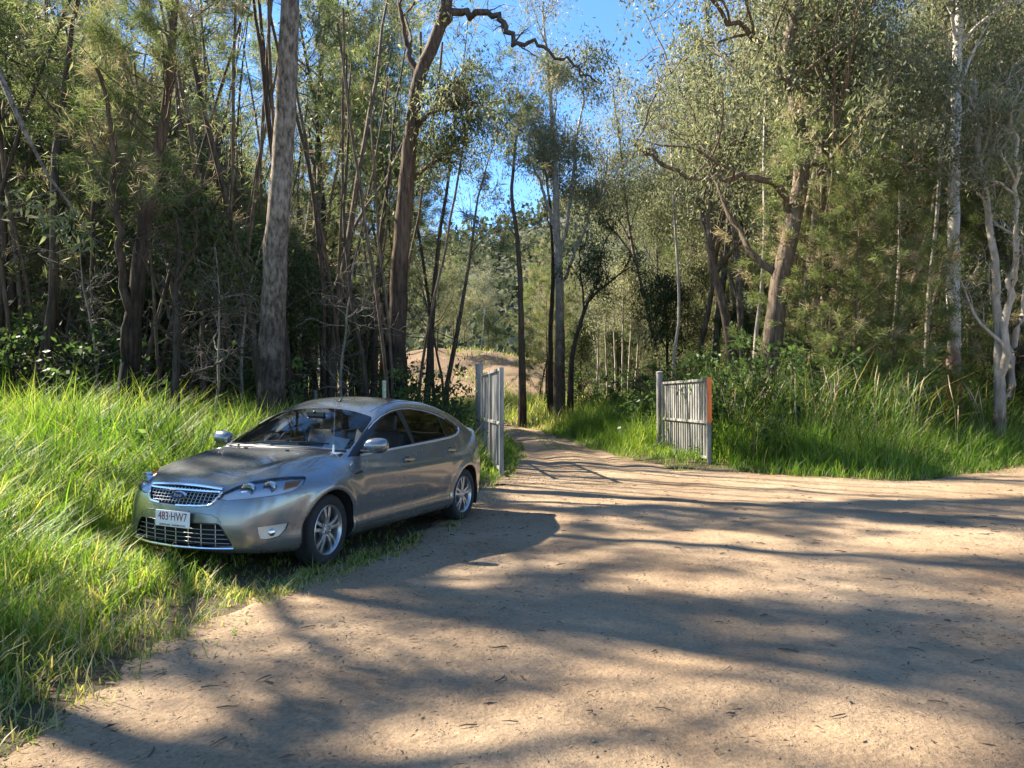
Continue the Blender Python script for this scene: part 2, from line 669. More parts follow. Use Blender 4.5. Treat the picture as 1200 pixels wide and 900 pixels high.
def sunlit_mask(P):
    """1 where the shadow of point P would fall on ground seen in full sun, .8 on sun patches"""
    lx = P[:, 0] + P[:, 2] * COT * SHADOW[0]
    ly = P[:, 1] + P[:, 2] * COT * SHADOW[1]
    m = np.zeros(len(P))
    jx = (fbm(lx, ly, 1.5, 71, 2) - .5) * .9
    jy = (fbm(lx, ly, 1.5, 75, 2) - .5) * .5
    for p in LIT_SOFT:
        m = np.where(inpoly(lx + jx, ly + jy, p), .88, m)
    for p in LIT_HARD:
        m = np.where(inpoly(lx + jx * .6, ly + jy * .6, p), .97, m)
    # the track and clearing, and the sunny faces of the wood behind
    for p, z0, st in LIT_HIGH:
        k = np.clip(P[:, 2] - z0, 0, None) * COT
        ok = inpoly(P[:, 0] + k * SHADOW[0] + jx, P[:, 1] + k * SHADOW[1] + jy, p) & (P[:, 2] > z0 + 1.5)
        m = np.where(ok, np.maximum(m, st), m)
    return m


def unit(v):
    return v / (np.linalg.norm(v, axis=-1, keepdims=True) + 1e-9)


class Limbs:
    """tapered tubes collected as arrays"""
    def __init__(self):
        self.V, self.F, self.H = [], [], []
        self.par, self.rad, self.off = [], [], []
        self.n = 0

    def tube(self, P, R, n, par=-1):
        P = np.asarray(P, float)
        R = np.asarray(R, float)
        T = np.gradient(P, axis=0)
        T = unit(T)
        ref = np.array([.31, .17, .93])
        A = unit(np.cross(T, ref))
        B = np.cross(A, T)
        t = np.arange(n) * 2 * math.pi / n
        if R.max() > .085:
            # stout stems: burls, flutes and hollows
            R = R[:, None] * (1 + .13 * (fbm(np.cos(t)[None, :] * 1.3 + P[:, :1], np.sin(t)[None, :] * 1.3 + P[:, 2:] * .8, 1.6, 7, 3) - .5)
                              + .03 * np.sin(3 * t + P[:, 2:] * .3))
        else:
            R = R[:, None]
        ring = (A[:, None] * np.cos(t)[None, :, None] + B[:, None] * np.sin(t)[None, :, None]) * R[:, :, None] + P[:, None]
        k = len(P)
        idx = np.arange(k * n).reshape(k, n) + self.n
        nx = np.roll(idx, -1, axis=1)
        f = np.stack([idx[:-1], nx[:-1], nx[1:], idx[1:]], -1).reshape(-1, 4)
        self.V.append(ring.reshape(-1, 3))
        self.F.append(f)
        self.par.append(par)
        self.rad.append(float(np.max(R)))
        self.off.append(self.n)
        self.n += k * n
        return len(self.par) - 1

    def mesh(self, name, mat, place=None, min_r=0.0):
        """place: function local -> world; thin limbs over ground seen in full sun are left off"""
        keep = [True] * len(self.V)
        if place is not None:
            mid = np.array([v.mean(0) for v in self.V])
            m = sunlit_mask(place(mid))
            rd = np.random.default_rng(4).random(len(m))
            for i in range(len(m)):
                p = self.par[i]
                if p >= 0 and not keep[p]:
                    keep[i] = False
                elif p >= 0 and self.rad[i] < .075 and rd[i] < m[i]:
                    keep[i] = False
        Vs, Fs, n = [], [], 0
        for i, k in enumerate(keep):
            if k and (place is None or self.par[i] < 0 or self.rad[i] > min_r):
                Vs.append(self.V[i])
                Fs.append(self.F[i] - self.off[i] + n)
                n += len(self.V[i])
        V = np.vstack(Vs)
        return mesh_from(name, V, np.vstack(Fs), [mat], True, {"h": V[:, 2]})


def wander(rng, p0, d0, length, steps, jit, up=0.0, r0=.1, r1=.02, kink=0.0):
    P = [np.array(p0, float)]
    d = np.array(d0, float)
    d /= np.linalg.norm(d)
    for i in range(steps):
        d = d + rng.normal(0, jit, 3) + np.array([0, 0, up])
        if kink and rng.random() < kink:
            d = d + rng.normal(0, .45, 3)
        d /= np.linalg.norm(d)
        P.append(P[-1] + d * length / steps)
    R = r0 + (r1 - r0) * np.linspace(0, 1, steps + 1) ** .8
    return np.array(P), R


def at_t(P, R, t):
    k = t * (len(P) - 1)
    i = min(int(k), len(P) - 2)
    f = k - i
    return P[i] * (1 - f) + P[i + 1] * f, R[i] * (1 - f) + R[i + 1] * f, unit(P[i + 1] - P[i])


def leaves_mesh(name, C, D, L, W, val, mat, mask=None, rng=None, fold=.0):
    """diamond blades: C base points, D directions, L lengths, W widths"""
    if mask is not None:
        C, D, L, W, val = C[mask], D[mask], L[mask], W[mask], val[mask]
    n = len(C)
    D = unit(D)
    r = np.random.default_rng(5).normal(0, 1, (n, 3))
    S = unit(np.cross(D, r))
    N = np.cross(D, S)
    V = np.empty((n, 4, 3))
    V[:, 0] = C
    V[:, 1] = C + D * (L * .42)[:, None] + S * (W * .5)[:, None]
    V[:, 2] = C + D * L[:, None] + N * (L * .10)[:, None]
    V[:, 3] = C + D * (L * .42)[:, None] - S * (W * .5)[:, None]
    F = np.arange(n * 4).reshape(n, 4)
    return mesh_from(name, V.reshape(-1, 3), F, [mat], False, {"v": np.repeat(val, 4)})


# bark: pale smooth gum, rough grey-brown, charred foot (height attribute 'h')
def bark_mat(name, low, high, h0, h1, dark=.45, scale=6, stretch=.12, bump=.6, blotch=None):
    m, n, b = new_mat(name)
    L = n.links
    t = n.nodes.new("ShaderNodeTexCoord")
    mp_ = n.nodes.new("ShaderNodeMapping")
    mp_.inputs["Scale"].default_value = (1, 1, stretch)
    z = n.nodes.new("ShaderNodeTexNoise")
    z.inputs["Scale"].default_value = scale * 3
    z.inputs["Detail"].default_value = 9
    z.inputs["Roughness"].default_value = .65
    L.new(t.outputs["Object"], mp_.inputs["Vector"])
    L.new(mp_.outputs["Vector"], z.inputs["Vector"])
    a = n.nodes.new("ShaderNodeAttribute")
    a.attribute_name = "h"
    z2 = n.nodes.new("ShaderNodeTexNoise")
    z2.inputs["Scale"].default_value = 1.6
    z2.inputs["Detail"].default_value = 6
    L.new(t.outputs["Object"], z2.inputs["Vector"])
    ma = n.nodes.new("ShaderNodeMath")
    ma.operation = 'MULTIPLY_ADD'
    ma.inputs[1].default_value = (h1 - h0) * 1.6 + .6
    L.new(z2.outputs["Fac"], ma.inputs[0])
    L.new(a.outputs["Fac"], ma.inputs[2])
    mr_ = n.nodes.new("ShaderNodeMapRange")
    off = ((h1 - h0) * 1.6 + .6) * .5
    mr_.inputs["From Min"].default_value = h0 + off
    mr_.inputs["From Max"].default_value = h1 + off
    L.new(ma.outputs["Value"], mr_.inputs["Value"])
    mix = n.nodes.new("ShaderNodeMixRGB")
    mix.inputs["Color1"].default_value = (*low, 1)
    mix.inputs["Color2"].default_value = (*high, 1)
    L.new(mr_.outputs["Result"], mix.inputs["Fac"])
    r = n.nodes.new("ShaderNodeValToRGB")
    r.color_ramp.elements[0].position = .38
    r.color_ramp.elements[0].color = (dark, dark * .95, dark * .9, 1)
    r.color_ramp.elements[1].position = .62
    r.color_ramp.elements[1].color = (1.15, 1.15, 1.15, 1)
    L.new(z.outputs["Fac"], r.inputs["Fac"])
    mu = n.nodes.new("ShaderNodeMixRGB")
    mu.blend_type = 'MULTIPLY'
    mu.inputs["Fac"].default_value = 1
    L.new(mix.outputs["Color"], mu.inputs["Color1"])
    L.new(r.outputs["Color"], mu.inputs["Color2"])
    L.new(mu.outputs["Color"], b.inputs["Base Color"])
    b.inputs["Roughness"].default_value = .9
    b.inputs["Specular IOR Level"].default_value = .15
    bp = n.nodes.new("ShaderNodeBump")
    bp.inputs["Strength"].default_value = bump
    bp.inputs["Distance"].default_value = .03
    L.new(z.outputs["Fac"], bp.inputs["Height"])
    L.new(bp.outputs["Normal"], b.inputs["Normal"])
    return m


BARK_GREY = bark_mat("rough_grey_bark", (.055, .045, .038), (.29, .235, .185), 1.6, 4.6, .30, 4.5, .40, 1.0)
BARK_CHAR = bark_mat("charred_bark", (.012, .011, .011), (.15, .105, .075), 1.6, 5.5, .45)
BARK_DARK = bark_mat("dark_bark", (.05, .04, .032), (.10, .078, .06), .5, 4, .45)
BARK_BROWN = bark_mat("brown_bark", (.08, .06, .045), (.19, .145, .105), .5, 5, .45)
BARK_PALE = bark_mat("pale_gum_bark", (.14, .11, .085), (.42, .375, .315), .3, 3.0, .72, 3, .3, .2)
BARK_TALL = bark_mat("tall_gum_bark", (.13, .10, .078), (.48, .43, .36), 3.0, 7.0, .55, 5, .3, .4)
BARK_WHITE = bark_mat("white_gum_bark", (.15, .05, .032), (.56, .53, .48), 2.2, 3.6, .75, 3, .3, .2)
BARK_DEAD = bark_mat("weathered_wood", (.20, .175, .145), (.29, .26, .22), .5, 3, .6, 6, .2, .3)

LEAF_GUM = leaf_mat("gum_leaf", [(0, (.06, .078, .036)), (.35, (.12, .143, .070)), (.7, (.20, .212, .115)), (1, (.30, .275, .175))], .45)
LEAF_OLIVE = leaf_mat("olive_gum_leaf", [(0, (.09, .105, .056)), (.4, (.18, .192, .106)), (.75, (.275, .27, .165)), (1, (.36, .32, .215))], .45)
LEAF_SHE = leaf_mat("she_oak_needle", [(0, (.06, .085, .028)), (.45, (.14, .175, .062)), (.78, (.235, .265, .105)), (.86, (.27, .21, .14)), (1, (.36, .285, .20))], .45, rough=.6)
LEAF_DARK = leaf_mat("dark_leaf", [(0, (.03, .045, .018)), (.6, (.065, .09, .032)), (1, (.12, .145, .055))], .36)
LEAF_BUSH = leaf_mat("bush_leaf", [(0, (.035, .06, .018)), (.6, (.08, .135, .035)), (1, (.16, .22, .065))], .42)


def gum_leaves(rng, tips, per, spread, hang=.75, size=(.10, .16), wid=.24):
    C, D = [], []
    tips = np.asarray(tips)
    if len(tips) > 40:
        # leaf gathers in bunches with open gaps between
        cl = fbm(tips[:, 0] + tips[:, 2] * .6, tips[:, 1] - tips[:, 2] * .5, .75, 83, 2)
        tips = tips[cl > np.quantile(cl, .36)]
        per = per * 1.3
    for p in tips:
        k = max(3, int(per * rng.gamma(1.6, .625)))
        q = rng.normal(0, 1, (k, 3)) * np.array([spread, spread, spread * .85]) * rng.uniform(.45, 1.15) + p + np.array([0, 0, -.12])
        C.append(q)
    C = np.vstack(C)
    n = len(C)
    D = rng.normal(0, 1, (n, 3)) * .62 + np.array([0, 0, -hang])
    L = rng.uniform(size[0], size[1], n)
    W = L * rng.uniform(wid * .8, wid * 1.25, n)
    cl = fbm(C[:, 0] * 1.0 + C[:, 2] * .7, C[:, 1] + C[:, 2] * .4, .9, 81, 3)
    val = np.clip((cl - .5) * 1.3 + .45 + rng.normal(0, .17, n), 0, 1)
    return C, D, L, W, val


def she_leaves(rng, segs, per, dead=.12, size=(.16, .30), wid=.011):
    """wispy needle sprays along twig segments (p, dir)"""
    C, D, val = [], [], []
    for p, d in segs:
        k = max(4, int(per * rng.uniform(.6, 1.4)))
        t = rng.random((k, 1))
        q = p + d * t * .5 + rng.normal(0, .05, (k, 3))
        dd = unit(d)[None] * .75 + rng.normal(0, .48, (k, 3)) + np.array([0, 0, -.30])
        C.append(q)
        D.append(dd)
        base = .93 if rng.random() < dead else rng.uniform(.25, .70)
        val.append(np.clip(base + rng.normal(0, .10, k), 0, 1))
    C, D, val = np.vstack(C), np.vstack(D), np.concatenate(val)
    n = len(C)
    L = rng.uniform(size[0], size[1], n)
    W = np.full(n, wid) * rng.uniform(.7, 1.5, n)
    return C, D, L, W, val


def grow_gum(rng, trunk_P, trunk_R, nb=10, t0=.42, blen=(2.0, 4.5), sub=5, subsub=4, up=.10, kink=.25, forks=None, ang=.75, sides=9, lift=.35):
    """limbs + list of twig tips"""
    lb = Limbs()
    t_i = lb.tube(trunk_P, trunk_R, sides)
    mains = [(trunk_P, trunk_R, t0, t_i)]
    for f in (forks or []):
        mains.append((f[0], f[1], .15, lb.tube(f[0], f[1], 8, t_i)))
    tips = []
    H = trunk_P[-1][2]
    for P, R, ts, mi in mains:
        cnt = nb if P is trunk_P else max(4, nb * 2 // 3)
        for i in range(cnt):
            t = ts + (1 - ts) * (i + rng.random()) / cnt
            p, r, d = at_t(P, R, min(t, .995))
            az = rng.uniform(0, 2 * math.pi)
            out = np.array([math.cos(az), math.sin(az), lift])
            dd = d * (1 - ang * .6) + out * ang
            ln = rng.uniform(*blen) * (1.15 - .55 * (t - ts) / (1 - ts + 1e-6))
            BP, BR = wander(rng, p, dd, ln, 7, .16, up, min(r * .62, .028 * ln + .02), .018, kink)
            b_i = lb.tube(BP, BR, 6, mi)
            for j in range(sub):
                t2 = .28 + .72 * (j + rng.random()) / sub
                p2, r2, d2 = at_t(BP, BR, min(t2, .99))
                dd2 = d2 * .6 + unit(rng.normal(0, 1, 3)) * .75 + np.array([0, 0, .25])
                l2 = rng.uniform(.7, 1.5) * (1.2 - .4 * t2) * (ln / 3.2) ** .5
                SP, SR = wander(rng, p2, dd2, l2, 4, .2, .04, min(r2 * .6, .022), .007, .2)
                s_i = lb.tube(SP, SR, 4, b_i)
                for k in range(subsub):
                    t3 = .35 + .65 * (k + rng.random()) / subsub
                    p3, r3, d3 = at_t(SP, SR, min(t3, .99))
                    dd3 = d3 * .5 + unit(rng.normal(0, 1, 3)) * .8
                    e = p3 + unit(dd3) * rng.uniform(.25, .55)
                    lb.tube(np.array([p3, (p3 + e) / 2 + rng.normal(0, .02, 3), e]), np.array([.007, .005, .003]), 3, s_i)
                    tips.append(e)
            tips.append(BP[-1])
    return lb, np.array(tips)


def grow_she(rng, trunk_P, trunk_R, nb=46, t0=.25, blen=(1.0, 2.4), sub=6, sides=8, droop=-.02, bare=.0):
    lb = Limbs()
    lb.tube(trunk_P, trunk_R, sides)
    segs = []
    for i in range(nb):
        t = t0 + (1 - t0) * (i + rng.random()) / nb
        p, r, d = at_t(trunk_P, trunk_R, min(t, .995))
        az = rng.uniform(0, 2 * math.pi)
        dd = np.array([math.cos(az), math.sin(az), rng.uniform(.1, .9)])
        ln = rng.uniform(*blen) * (1.1 - .6 * max(0, (t - .5)))
        BP, BR = wander(rng, p, dd, ln, 6, .14, .05, min(r * .5, .022), .006)
        b_i = lb.tube(BP, BR, 4, 0)
        if t < bare:
            # dead lower limb: a few naked twigs
            for j in range(4):
                p2, r2, d2 = at_t(BP, BR, rng.uniform(.3, .98))
                SP, SR = wander(rng, p2, d2 * .5 + unit(rng.normal(0, 1, 3)) * .8, rng.uniform(.3, .8), 3, .25, 0, .007, .003)
                lb.tube(SP, SR, 3, b_i)
            continue
        for j in range(sub):
            t2 = .25 + .75 * (j + rng.random()) / sub
            p2, r2, d2 = at_t(BP, BR, min(t2, .99))
            dd2 = d2 * .7 + unit(rng.normal(0, 1, 3)) * .6 + np.array([0, 0, .1])
            l2 = rng.uniform(.4, .9)
            e = p2 + unit(dd2) * l2
            lb.tube(np.array([p2, (p2 + e) / 2 + np.array([0, 0, .04]), e]), np.array([.007, .005, .002]), 3, b_i)
            segs.append((p2 * .4 + e * .6, (e - p2) * .8))
            segs.append((e, (e - p2) * .6))
    return lb, segs


def make_tree(name, loc, limbs_me, crown_me, rz=0.0, sc=1.0, tilt=(0, 0)):
    r = empty(name, loc)
    r.rotation_euler = (tilt[0], tilt[1], rz)
    r.scale = (sc, sc, sc)
    obj("trunk", limbs_me, r)
    if crown_me is not None:
        obj("crown", crown_me, r)
    return r


def at_px(px, py, d):
    """world point seen at a picture position at depth d (for laying out, once)"""
    return np.array([(px - 600) / 900 * d, d, EYE + (468 - py) / 900 * d])


def cull(C, origin):
    m = sunlit_mask(C + np.asarray(origin))
    return np.random.default_rng(3).random(len(C)) > m
# ------------------------------------------------------------------ trees that can be told apart
def base_at(px, d):
    x = (px - 600) / 900 * d
    return np.array([x, d, float(hgt(x, d)) - .08])


def px_path(pts, d, base, jit=1.0, dd=None):
    """picture polyline at depth d (plus optional depth steps), as a smooth local path"""
    dd = dd or [0] * len(pts)
    P = np.array([at_px(px, py, d + q) for (px, py), q in zip(pts, dd)]) - base
    s = np.concatenate([[0], np.cumsum(np.linalg.norm(np.diff(P, axis=0), axis=1))])
    t = np.linspace(0, s[-1], max(14, len(pts) * 4))
    out = np.stack([pchip(s, P[:, k])(t) for k in range(3)], 1)
    w = jit * min(.05, .012 * s[-1])
    jr = np.random.default_rng(int(abs(P[0, 0] * 991 + P[-1, 2] * 37)) + 5).normal(0, w, out.shape)
    jr[0] = 0
    return out + jr


def trunk_px(pts, d, r0, r1, dd=None):
    b = base_at(pts[0][0], d)
    P = px_path(pts, d, b, .22, dd)
    P[0] = (0, 0, 0)
    P[0, 2] = 0
    R = r0 + (r1 - r0) * np.linspace(0, 1, len(P)) ** .9
    R[0] *= 1.28
    R[1] *= 1.06
    return b, P, R


def limb_px(pts, d, b, r0, r1, dd=None):
    P = px_path(pts, d, b, dd=dd)
    return P, r0 + (r1 - r0) * np.linspace(0, 1, len(P)) ** .8


def finish(name, b, lb, leaves, bark, leafm, label, cat="tree", group=None, do_cull=True):
    me = lb.mesh("trunk", bark, (lambda p: p + np.asarray(b)) if do_cull is True else None)
    cm = None
    if leaves is not None:
        C = leaves[0]
        cm = leaves_mesh("crown", *leaves, leafm, (cull(C, b) | ((C[:, 2] < do_cull) if do_cull is not True else False)))
    t = make_tree(name, tuple(b), me, cm)
    return tag(t, label, cat, group)


def extra_limb(lb, rng, P, R, tips, n=10, ln=(.6, 1.4), leaf=True):
    for j in range(n):
        p, r, d = at_t(P, R, rng.uniform(.25, .99))
        SP, SR = wander(rng, p, d * .5 + unit(rng.normal(0, 1, 3)) * .8 + np.array([0, 0, .2]), rng.uniform(*ln), 4, .22, .03, min(r * .6, .03), .006, .2)
        lb.tube(SP, SR, 4)
        for k in range(4):
            p3, r3, d3 = at_t(SP, SR, rng.uniform(.4, .99))
            e = p3 + unit(d3 * .5 + unit(rng.normal(0, 1, 3))) * rng.uniform(.2, .5)
            lb.tube(np.array([p3, (p3 + e) / 2, e]), np.array([.006, .005, .003]), 3)
            if leaf:
                tips.append(e)


R_ = np.random.default_rng

# big rough-barked gum just behind the bonnet
r = R_(101)
b, P, R = trunk_px([(318, 470), (319, 400), (322, 300), (328, 200), (333, 100), (338, 0), (343, -110), (350, -220), (352, -330)], 15, .26, .13)
lb, tips = grow_gum(r, P, R, 9, .66, (2.2, 4.2), 5, 4)
finish("gum_tree", b, lb, gum_leaves(r, tips, 30, .34), BARK_GREY, LEAF_GUM, "thick rough grey gum trunk with darkened foot rising just behind the car bonnet")

# second gum with the arching limb
r = R_(102)
b, P, R = trunk_px([(465, 440), (466, 350), (472, 250), (480, 160), (490, 90), (509, 42), (524, -5), (530, -80), (540, -170)], 20, .255, .12)
arch = limb_px([(511, 40), (528, 12), (555, 10), (580, 14), (598, 38), (608, 52), (628, 46), (660, 66), (700, 92)], 20, b, .12, .02, [0, -.1, -.3, -.5, -.8, -1, -1.2, -1.3, -1.6])
forks = [limb_px([(492, 88), (478, 60), (470, 20), (462, -40)], 20, b, .09, .04, [0, .3, .6, 1]),
         limb_px([(482, 150), (510, 128), (540, 118), (562, 120)], 20, b, .07, .02, [0, -.4, -.6, -.7]),
         limb_px([(476, 210), (505, 190), (530, 178), (550, 160)], 20, b, .06, .02, [0, .3, .6, .9])]
lb, tips = grow_gum(r, P, R, 7, .72, (1.8, 3.0), 5, 4, forks=forks[:1])
lb.tube(arch[0], arch[1], 8)
tl = list(tips)
extra_limb(lb, r, arch[0], arch[1], [], 8, (.4, .9), False)
extra_limb(lb, r, arch[0][-8:], arch[1][-8:], tl, 4, (.4, .9))
for f in forks[1:]:
    lb.tube(f[0], f[1], 6)
for f in forks[1:]:
    extra_limb(lb, r, f[0], f[1], tl, 30, (.5, 1.5))
finish("gum_tree", b, lb, gum_leaves(r, tl, 52, .30, size=(.10, .16)), BARK_CHAR, LEAF_GUM, "tall gum with charred foot and one crooked limb arching out over the gateway", do_cull=10.3)

# twin charred stems in front of the dark stand
r = R_(103)
b, P, R = trunk_px([(150, 470), (156, 380), (163, 300), (178, 200), (194, 100), (200, 20), (204, -60)], 15, .19, .05)
lb, segs = grow_she(r, P, R, 40, .34, (1.0, 2.2), 6, bare=.45)
P2, R2 = limb_px([(146, 472), (148, 400), (142, 320), (138, 240), (128, 150), (118, 70)], 15, b, .12, .03, [0, -.1, -.2, -.3, -.5, -.7])
lb2, segs2 = grow_she(r, P2, R2, 26, .45, (.8, 1.7), 6, bare=.5)
off = lb.n
lb.V += lb2.V; lb.F += [f + off for f in lb2.F]; lb.off += [o_ + off for o_ in lb2.off]; lb.rad += lb2.rad; k0 = len(lb.par); lb.par += [p_ + k0 if p_ >= 0 else -1 for p_ in lb2.par]; lb.n += lb2.n
finish("she_oak_tree", b, lb, she_leaves(r, segs + segs2, 60, .28, wid=.010), BARK_CHAR, LEAF_SHE, "twin-stemmed tree with blackened trunks at the back edge of the bright grass")

# small dead tree with a low side limb
r = R_(104)
b, P, R = trunk_px([(204, 472), (206, 440), (206, 400), (204, 350), (209, 300), (206, 250)], 14.6, .085, .02)
lb = Limbs(); lb.tube(P, R, 7)
dm = [(P, R)]
for pts in ([(207, 445), (225, 436), (248, 430), (272, 414), (300, 396)], [(206, 410), (220, 385), (238, 372), (262, 352), (275, 330)], [(205, 380), (190, 350), (180, 330), (170, 290)], [(206, 330), (222, 300), (230, 270), (228, 240)]):
    q = limb_px(pts, 14.6, b, .04, .008, list(np.linspace(0, r.uniform(-.8, .8), len(pts))))
    lb.tube(q[0], q[1], 5); dm.append(q)
for q in dm:
    extra_limb(lb, r, q[0], q[1], [], 9, (.3, .9), False)
t = make_tree("dead_tree", tuple(b), lb.mesh("trunk", BARK_DARK), None)
tag(t, "small leafless dark tree with a low crooked side limb at the grass edge", "tree")

# bleached dead saplings whose pale twigs stand out against the dark stand
dead_me = []
for sd in (0, 1):
    r = R_(110 + sd)
    P, R = wander(r, (0, 0, 0), (.1, -.05, 1), 4.8, 9, .09, .06, .05, .010)
    lb = Limbs(); lb.tube(P, R, 6)
    for j in range(24):
        p, rr, d = at_t(P, R, r.uniform(.22, .98))
        az = r.uniform(0, 6.28)
        BP, BR = wander(r, p, (math.cos(az), math.sin(az), .5), r.uniform(.7, 1.9), 9, .28, .02, min(.013, rr * .6), .003, .3)
        lb.tube(BP, BR, 4)
        for k in range(8):
            p2, r2, d2 = at_t(BP, BR, r.uniform(.2, .98))
            SP, SR = wander(r, p2, d2 * .6 + unit(r.normal(0, 1, 3)) * .7, r.uniform(.25, .8), 5, .35, .02, .004, .002)
            lb.tube(SP, SR, 3)
    dead_me.append(lb.mesh("trunk", BARK_DEAD))
for px, d, rz, s, k in ((250, 16.5, 0, .9, 0), (405, 19, 4.0, 1.1, 1), (285, 18, 3.3, 1.1, 1), (120, 18, 5.2, 1.0, 0)):
    bb = base_at(px, d)
    t = make_tree("dead_sapling", tuple(bb), dead_me[k], None, rz, s)
    tag(t, "bleached leafless sapling with tangled pale twigs in the stand behind the car", "sapling", "dead saplings behind the car")

# ---- beyond the gateway
r = R_(120)
b, P, R = trunk_px([(612, 452), (611, 400), (610, 340), (606, 280), (600, 225), (604, 170), (612, 120)], 38, .18, .05)
lb, tips = grow_gum(r, P, R, 11, .42, (1.6, 3.4), 5, 4, up=.14, ang=.6)
finish("gum_tree", b, lb, gum_leaves(r, tips, 38, .5, size=(.14, .24)), BARK_BROWN, LEAF_OLIVE, "single slim gum with dark trunk standing beside the track past the gateway")
r = R_(121)
b, P, R = trunk_px([(655, 450), (656, 390), (655, 320), (652, 250), (650, 190), (646, 120), (640, 50), (636, 0)], 38, .27, .05)
forks = [limb_px([(655, 310), (668, 240), (676, 170), (684, 110), (690, 60)], 38, b, .12, .03, [0, .4, .8, 1, 1.4]),
         limb_px([(652, 270), (636, 220), (622, 180), (612, 130), (604, 100)], 38, b, .10, .03, [0, -.4, -.8, -1, -1.2]),
         limb_px([(656, 340), (676, 290), (690, 250), (704, 220), (714, 180)], 38, b, .09, .03, [0, -.5, -.9, -1.2, -1.4])]
lb, tips = grow_gum(r, P, R, 10, .5, (1.5, 3.2), 5, 4, up=.2, ang=.5, forks=forks)
finish("gum_tree", b, lb, gum_leaves(r, tips, 34, .50, size=(.14, .24)), BARK_TALL, LEAF_OLIVE, "tall pale gum fanning into upright limbs beyond the gateway against the sky")
r = R_(122)
b, P, R = trunk_px([(645, 450), (645, 390), (648, 330), (646, 260), (640, 200), (628, 150)], 39.5, .15, .04)
lb, tips = grow_gum(r, P, R, 9, .5, (1.2, 2.6), 5, 4, up=.15, ang=.6)
finish("gum_tree", b, lb, gum_leaves(r, tips, 30, .45, size=(.14, .24)), BARK_DARK, LEAF_OLIVE, "thin dark trunk pressed close beside the tall pale gum past the gateway")
r = R_(123)
b, P, R = trunk_px([(668, 450), (671, 415), (680, 380), (690, 352), (712, 332), (738, 312)], 36, .14, .03)
forks = [limb_px([(676, 392), (684, 350), (680, 310), (690, 270)], 36, b, .07, .02), limb_px([(690, 352), (704, 320), (706, 290), (722, 262)], 36, b, .06, .02)]
lb, tips = grow_gum(r, P, R, 6, .55, (.9, 1.8), 4, 3, forks=forks)
finish("gum_tree", b, lb, gum_leaves(r, tips, 22, .38, size=(.14, .22)), BARK_DARK, LEAF_DARK, "dark leaning tree with sparse leaves bending away from the tall pale gum")
for k, (px, d, top, lean) in enumerate(((722, 46, 338, -4), (729, 45, 318, 2), (736, 46, 330, 6), (744, 47, 350, 9), (712, 48, 345, -5), (700, 50, 352, 3))):
    r = R_(130 + k)
    b, P, R = trunk_px([(px, 456), (px + lean * .3, 420), (px + lean * .6, 380), (px + lean, top)], d, .075, .02)
    lb, tips = grow_gum(r, P, R, 7, .5, (.5, 1.3), 3, 3, up=.2, ang=.5, sides=6)
    finish("gum_sapling", b, lb, gum_leaves(r, tips, 20, .35, size=(.16, .26)), BARK_PALE, LEAF_OLIVE, "pale pole-like sapling in the sunny clearing beyond the gateway", "sapling", "pale saplings in the clearing")

# ---- right of the track
r = R_(140)
b, P, R = trunk_px([(904, 464), (906, 400), (915, 330), (930, 262), (941, 190), (936, 120), (926, 60), (940, 0), (958, -80), (965, -170)], 21, .30, .11)
forks = [limb_px([(941, 192), (985, 184), (1020, 174), (1045, 180), (1068, 196), (1100, 200)], 21, b, .10, .03, [0, -.5, -.9, -1.2, -1.4, -1.6]),
         limb_px([(932, 250), (905, 215), (870, 205), (835, 212), (790, 196), (742, 166)], 21, b, .12, .03, [0, -.4, -.8, -1.1, -1.5, -1.9]),
         limb_px([(916, 325), (886, 300), (862, 262), (846, 230), (820, 150)], 21, b, .11, .03, [0, .3, .6, .9, 1.2]),
         limb_px([(934, 110), (905, 66), (878, 34), (846, 6), (820, -30)], 21, b, .12, .04, [0, -.4, -.8, -1.0, -1.2]),
         limb_px([(928, 64), (965, 30), (1000, 20), (1040, -20)], 21, b, .11, .04, [0, .4, .8, 1.2]),
         limb_px([(938, 150), (980, 110), (1010, 95), (1040, 100), (1075, 84)], 21, b, .09, .03, [0, .5, 1, 1.4, 1.8])]
lb, tips = grow_gum(r, P, R, 9, .5, (1.8, 3.6), 5, 4, forks=forks, kink=.45)
finish("gum_tree", b, lb, gum_leaves(r, tips, 25, .26, size=(.10, .17)), BARK_BROWN, LEAF_OLIVE, "sprawling old gum with many crooked limbs rising behind the orange-edged gate leaf")
r = R_(141)
b, P, R = trunk_px([(1117, 466), (1118, 400), (1119, 320), (1120, 250), (1122, 180), (1125, 100), (1129, 0), (1132, -90)], 22, .205, .10)
lb, tips = grow_gum(r, P, R, 9, .55, (1.4, 3.0), 5, 4)
finish("gum_tree", b, lb, gum_leaves(r, tips, 25, .26, size=(.10, .17)), BARK_WHITE, LEAF_GUM, "straight white-barked gum with reddish peeling foot behind the long grass")
r = R_(142)
b, P, R = trunk_px([(1170, 466), (1171, 390), (1168, 310), (1160, 240), (1150, 170), (1146, 90)], 20, .13, .05)
forks = [limb_px([(1174, 466), (1180, 380), (1190, 300), (1195, 220), (1190, 130)], 20, b, .12, .04, [0, -.3, -.5, -.7, -.9]),
         limb_px([(1180, 466), (1192, 400), (1204, 330), (1220, 230)], 20, b, .11, .04, [0, .3, .5, .7])]
lb, tips = grow_gum(r, P, R, 9, .5, (1.2, 2.6), 5, 4, forks=forks, ang=.6)
finish("gum_tree", b, lb, gum_leaves(r, tips, 25, .26, size=(.10, .17)), BARK_PALE, LEAF_OLIVE, "cluster of three pale stems growing from one foot where the road leaves")
r = R_(143)  # pale trunk given brown bark, so the colour carries its shade
b, P, R = trunk_px([(858, 452), (856, 405), (846, 350), (836, 310), (832, 250), (838, 190)], 27, .20, .08)
lb, tips = grow_gum(r, P, R, 10, .5, (1.6, 3.2), 5, 4)
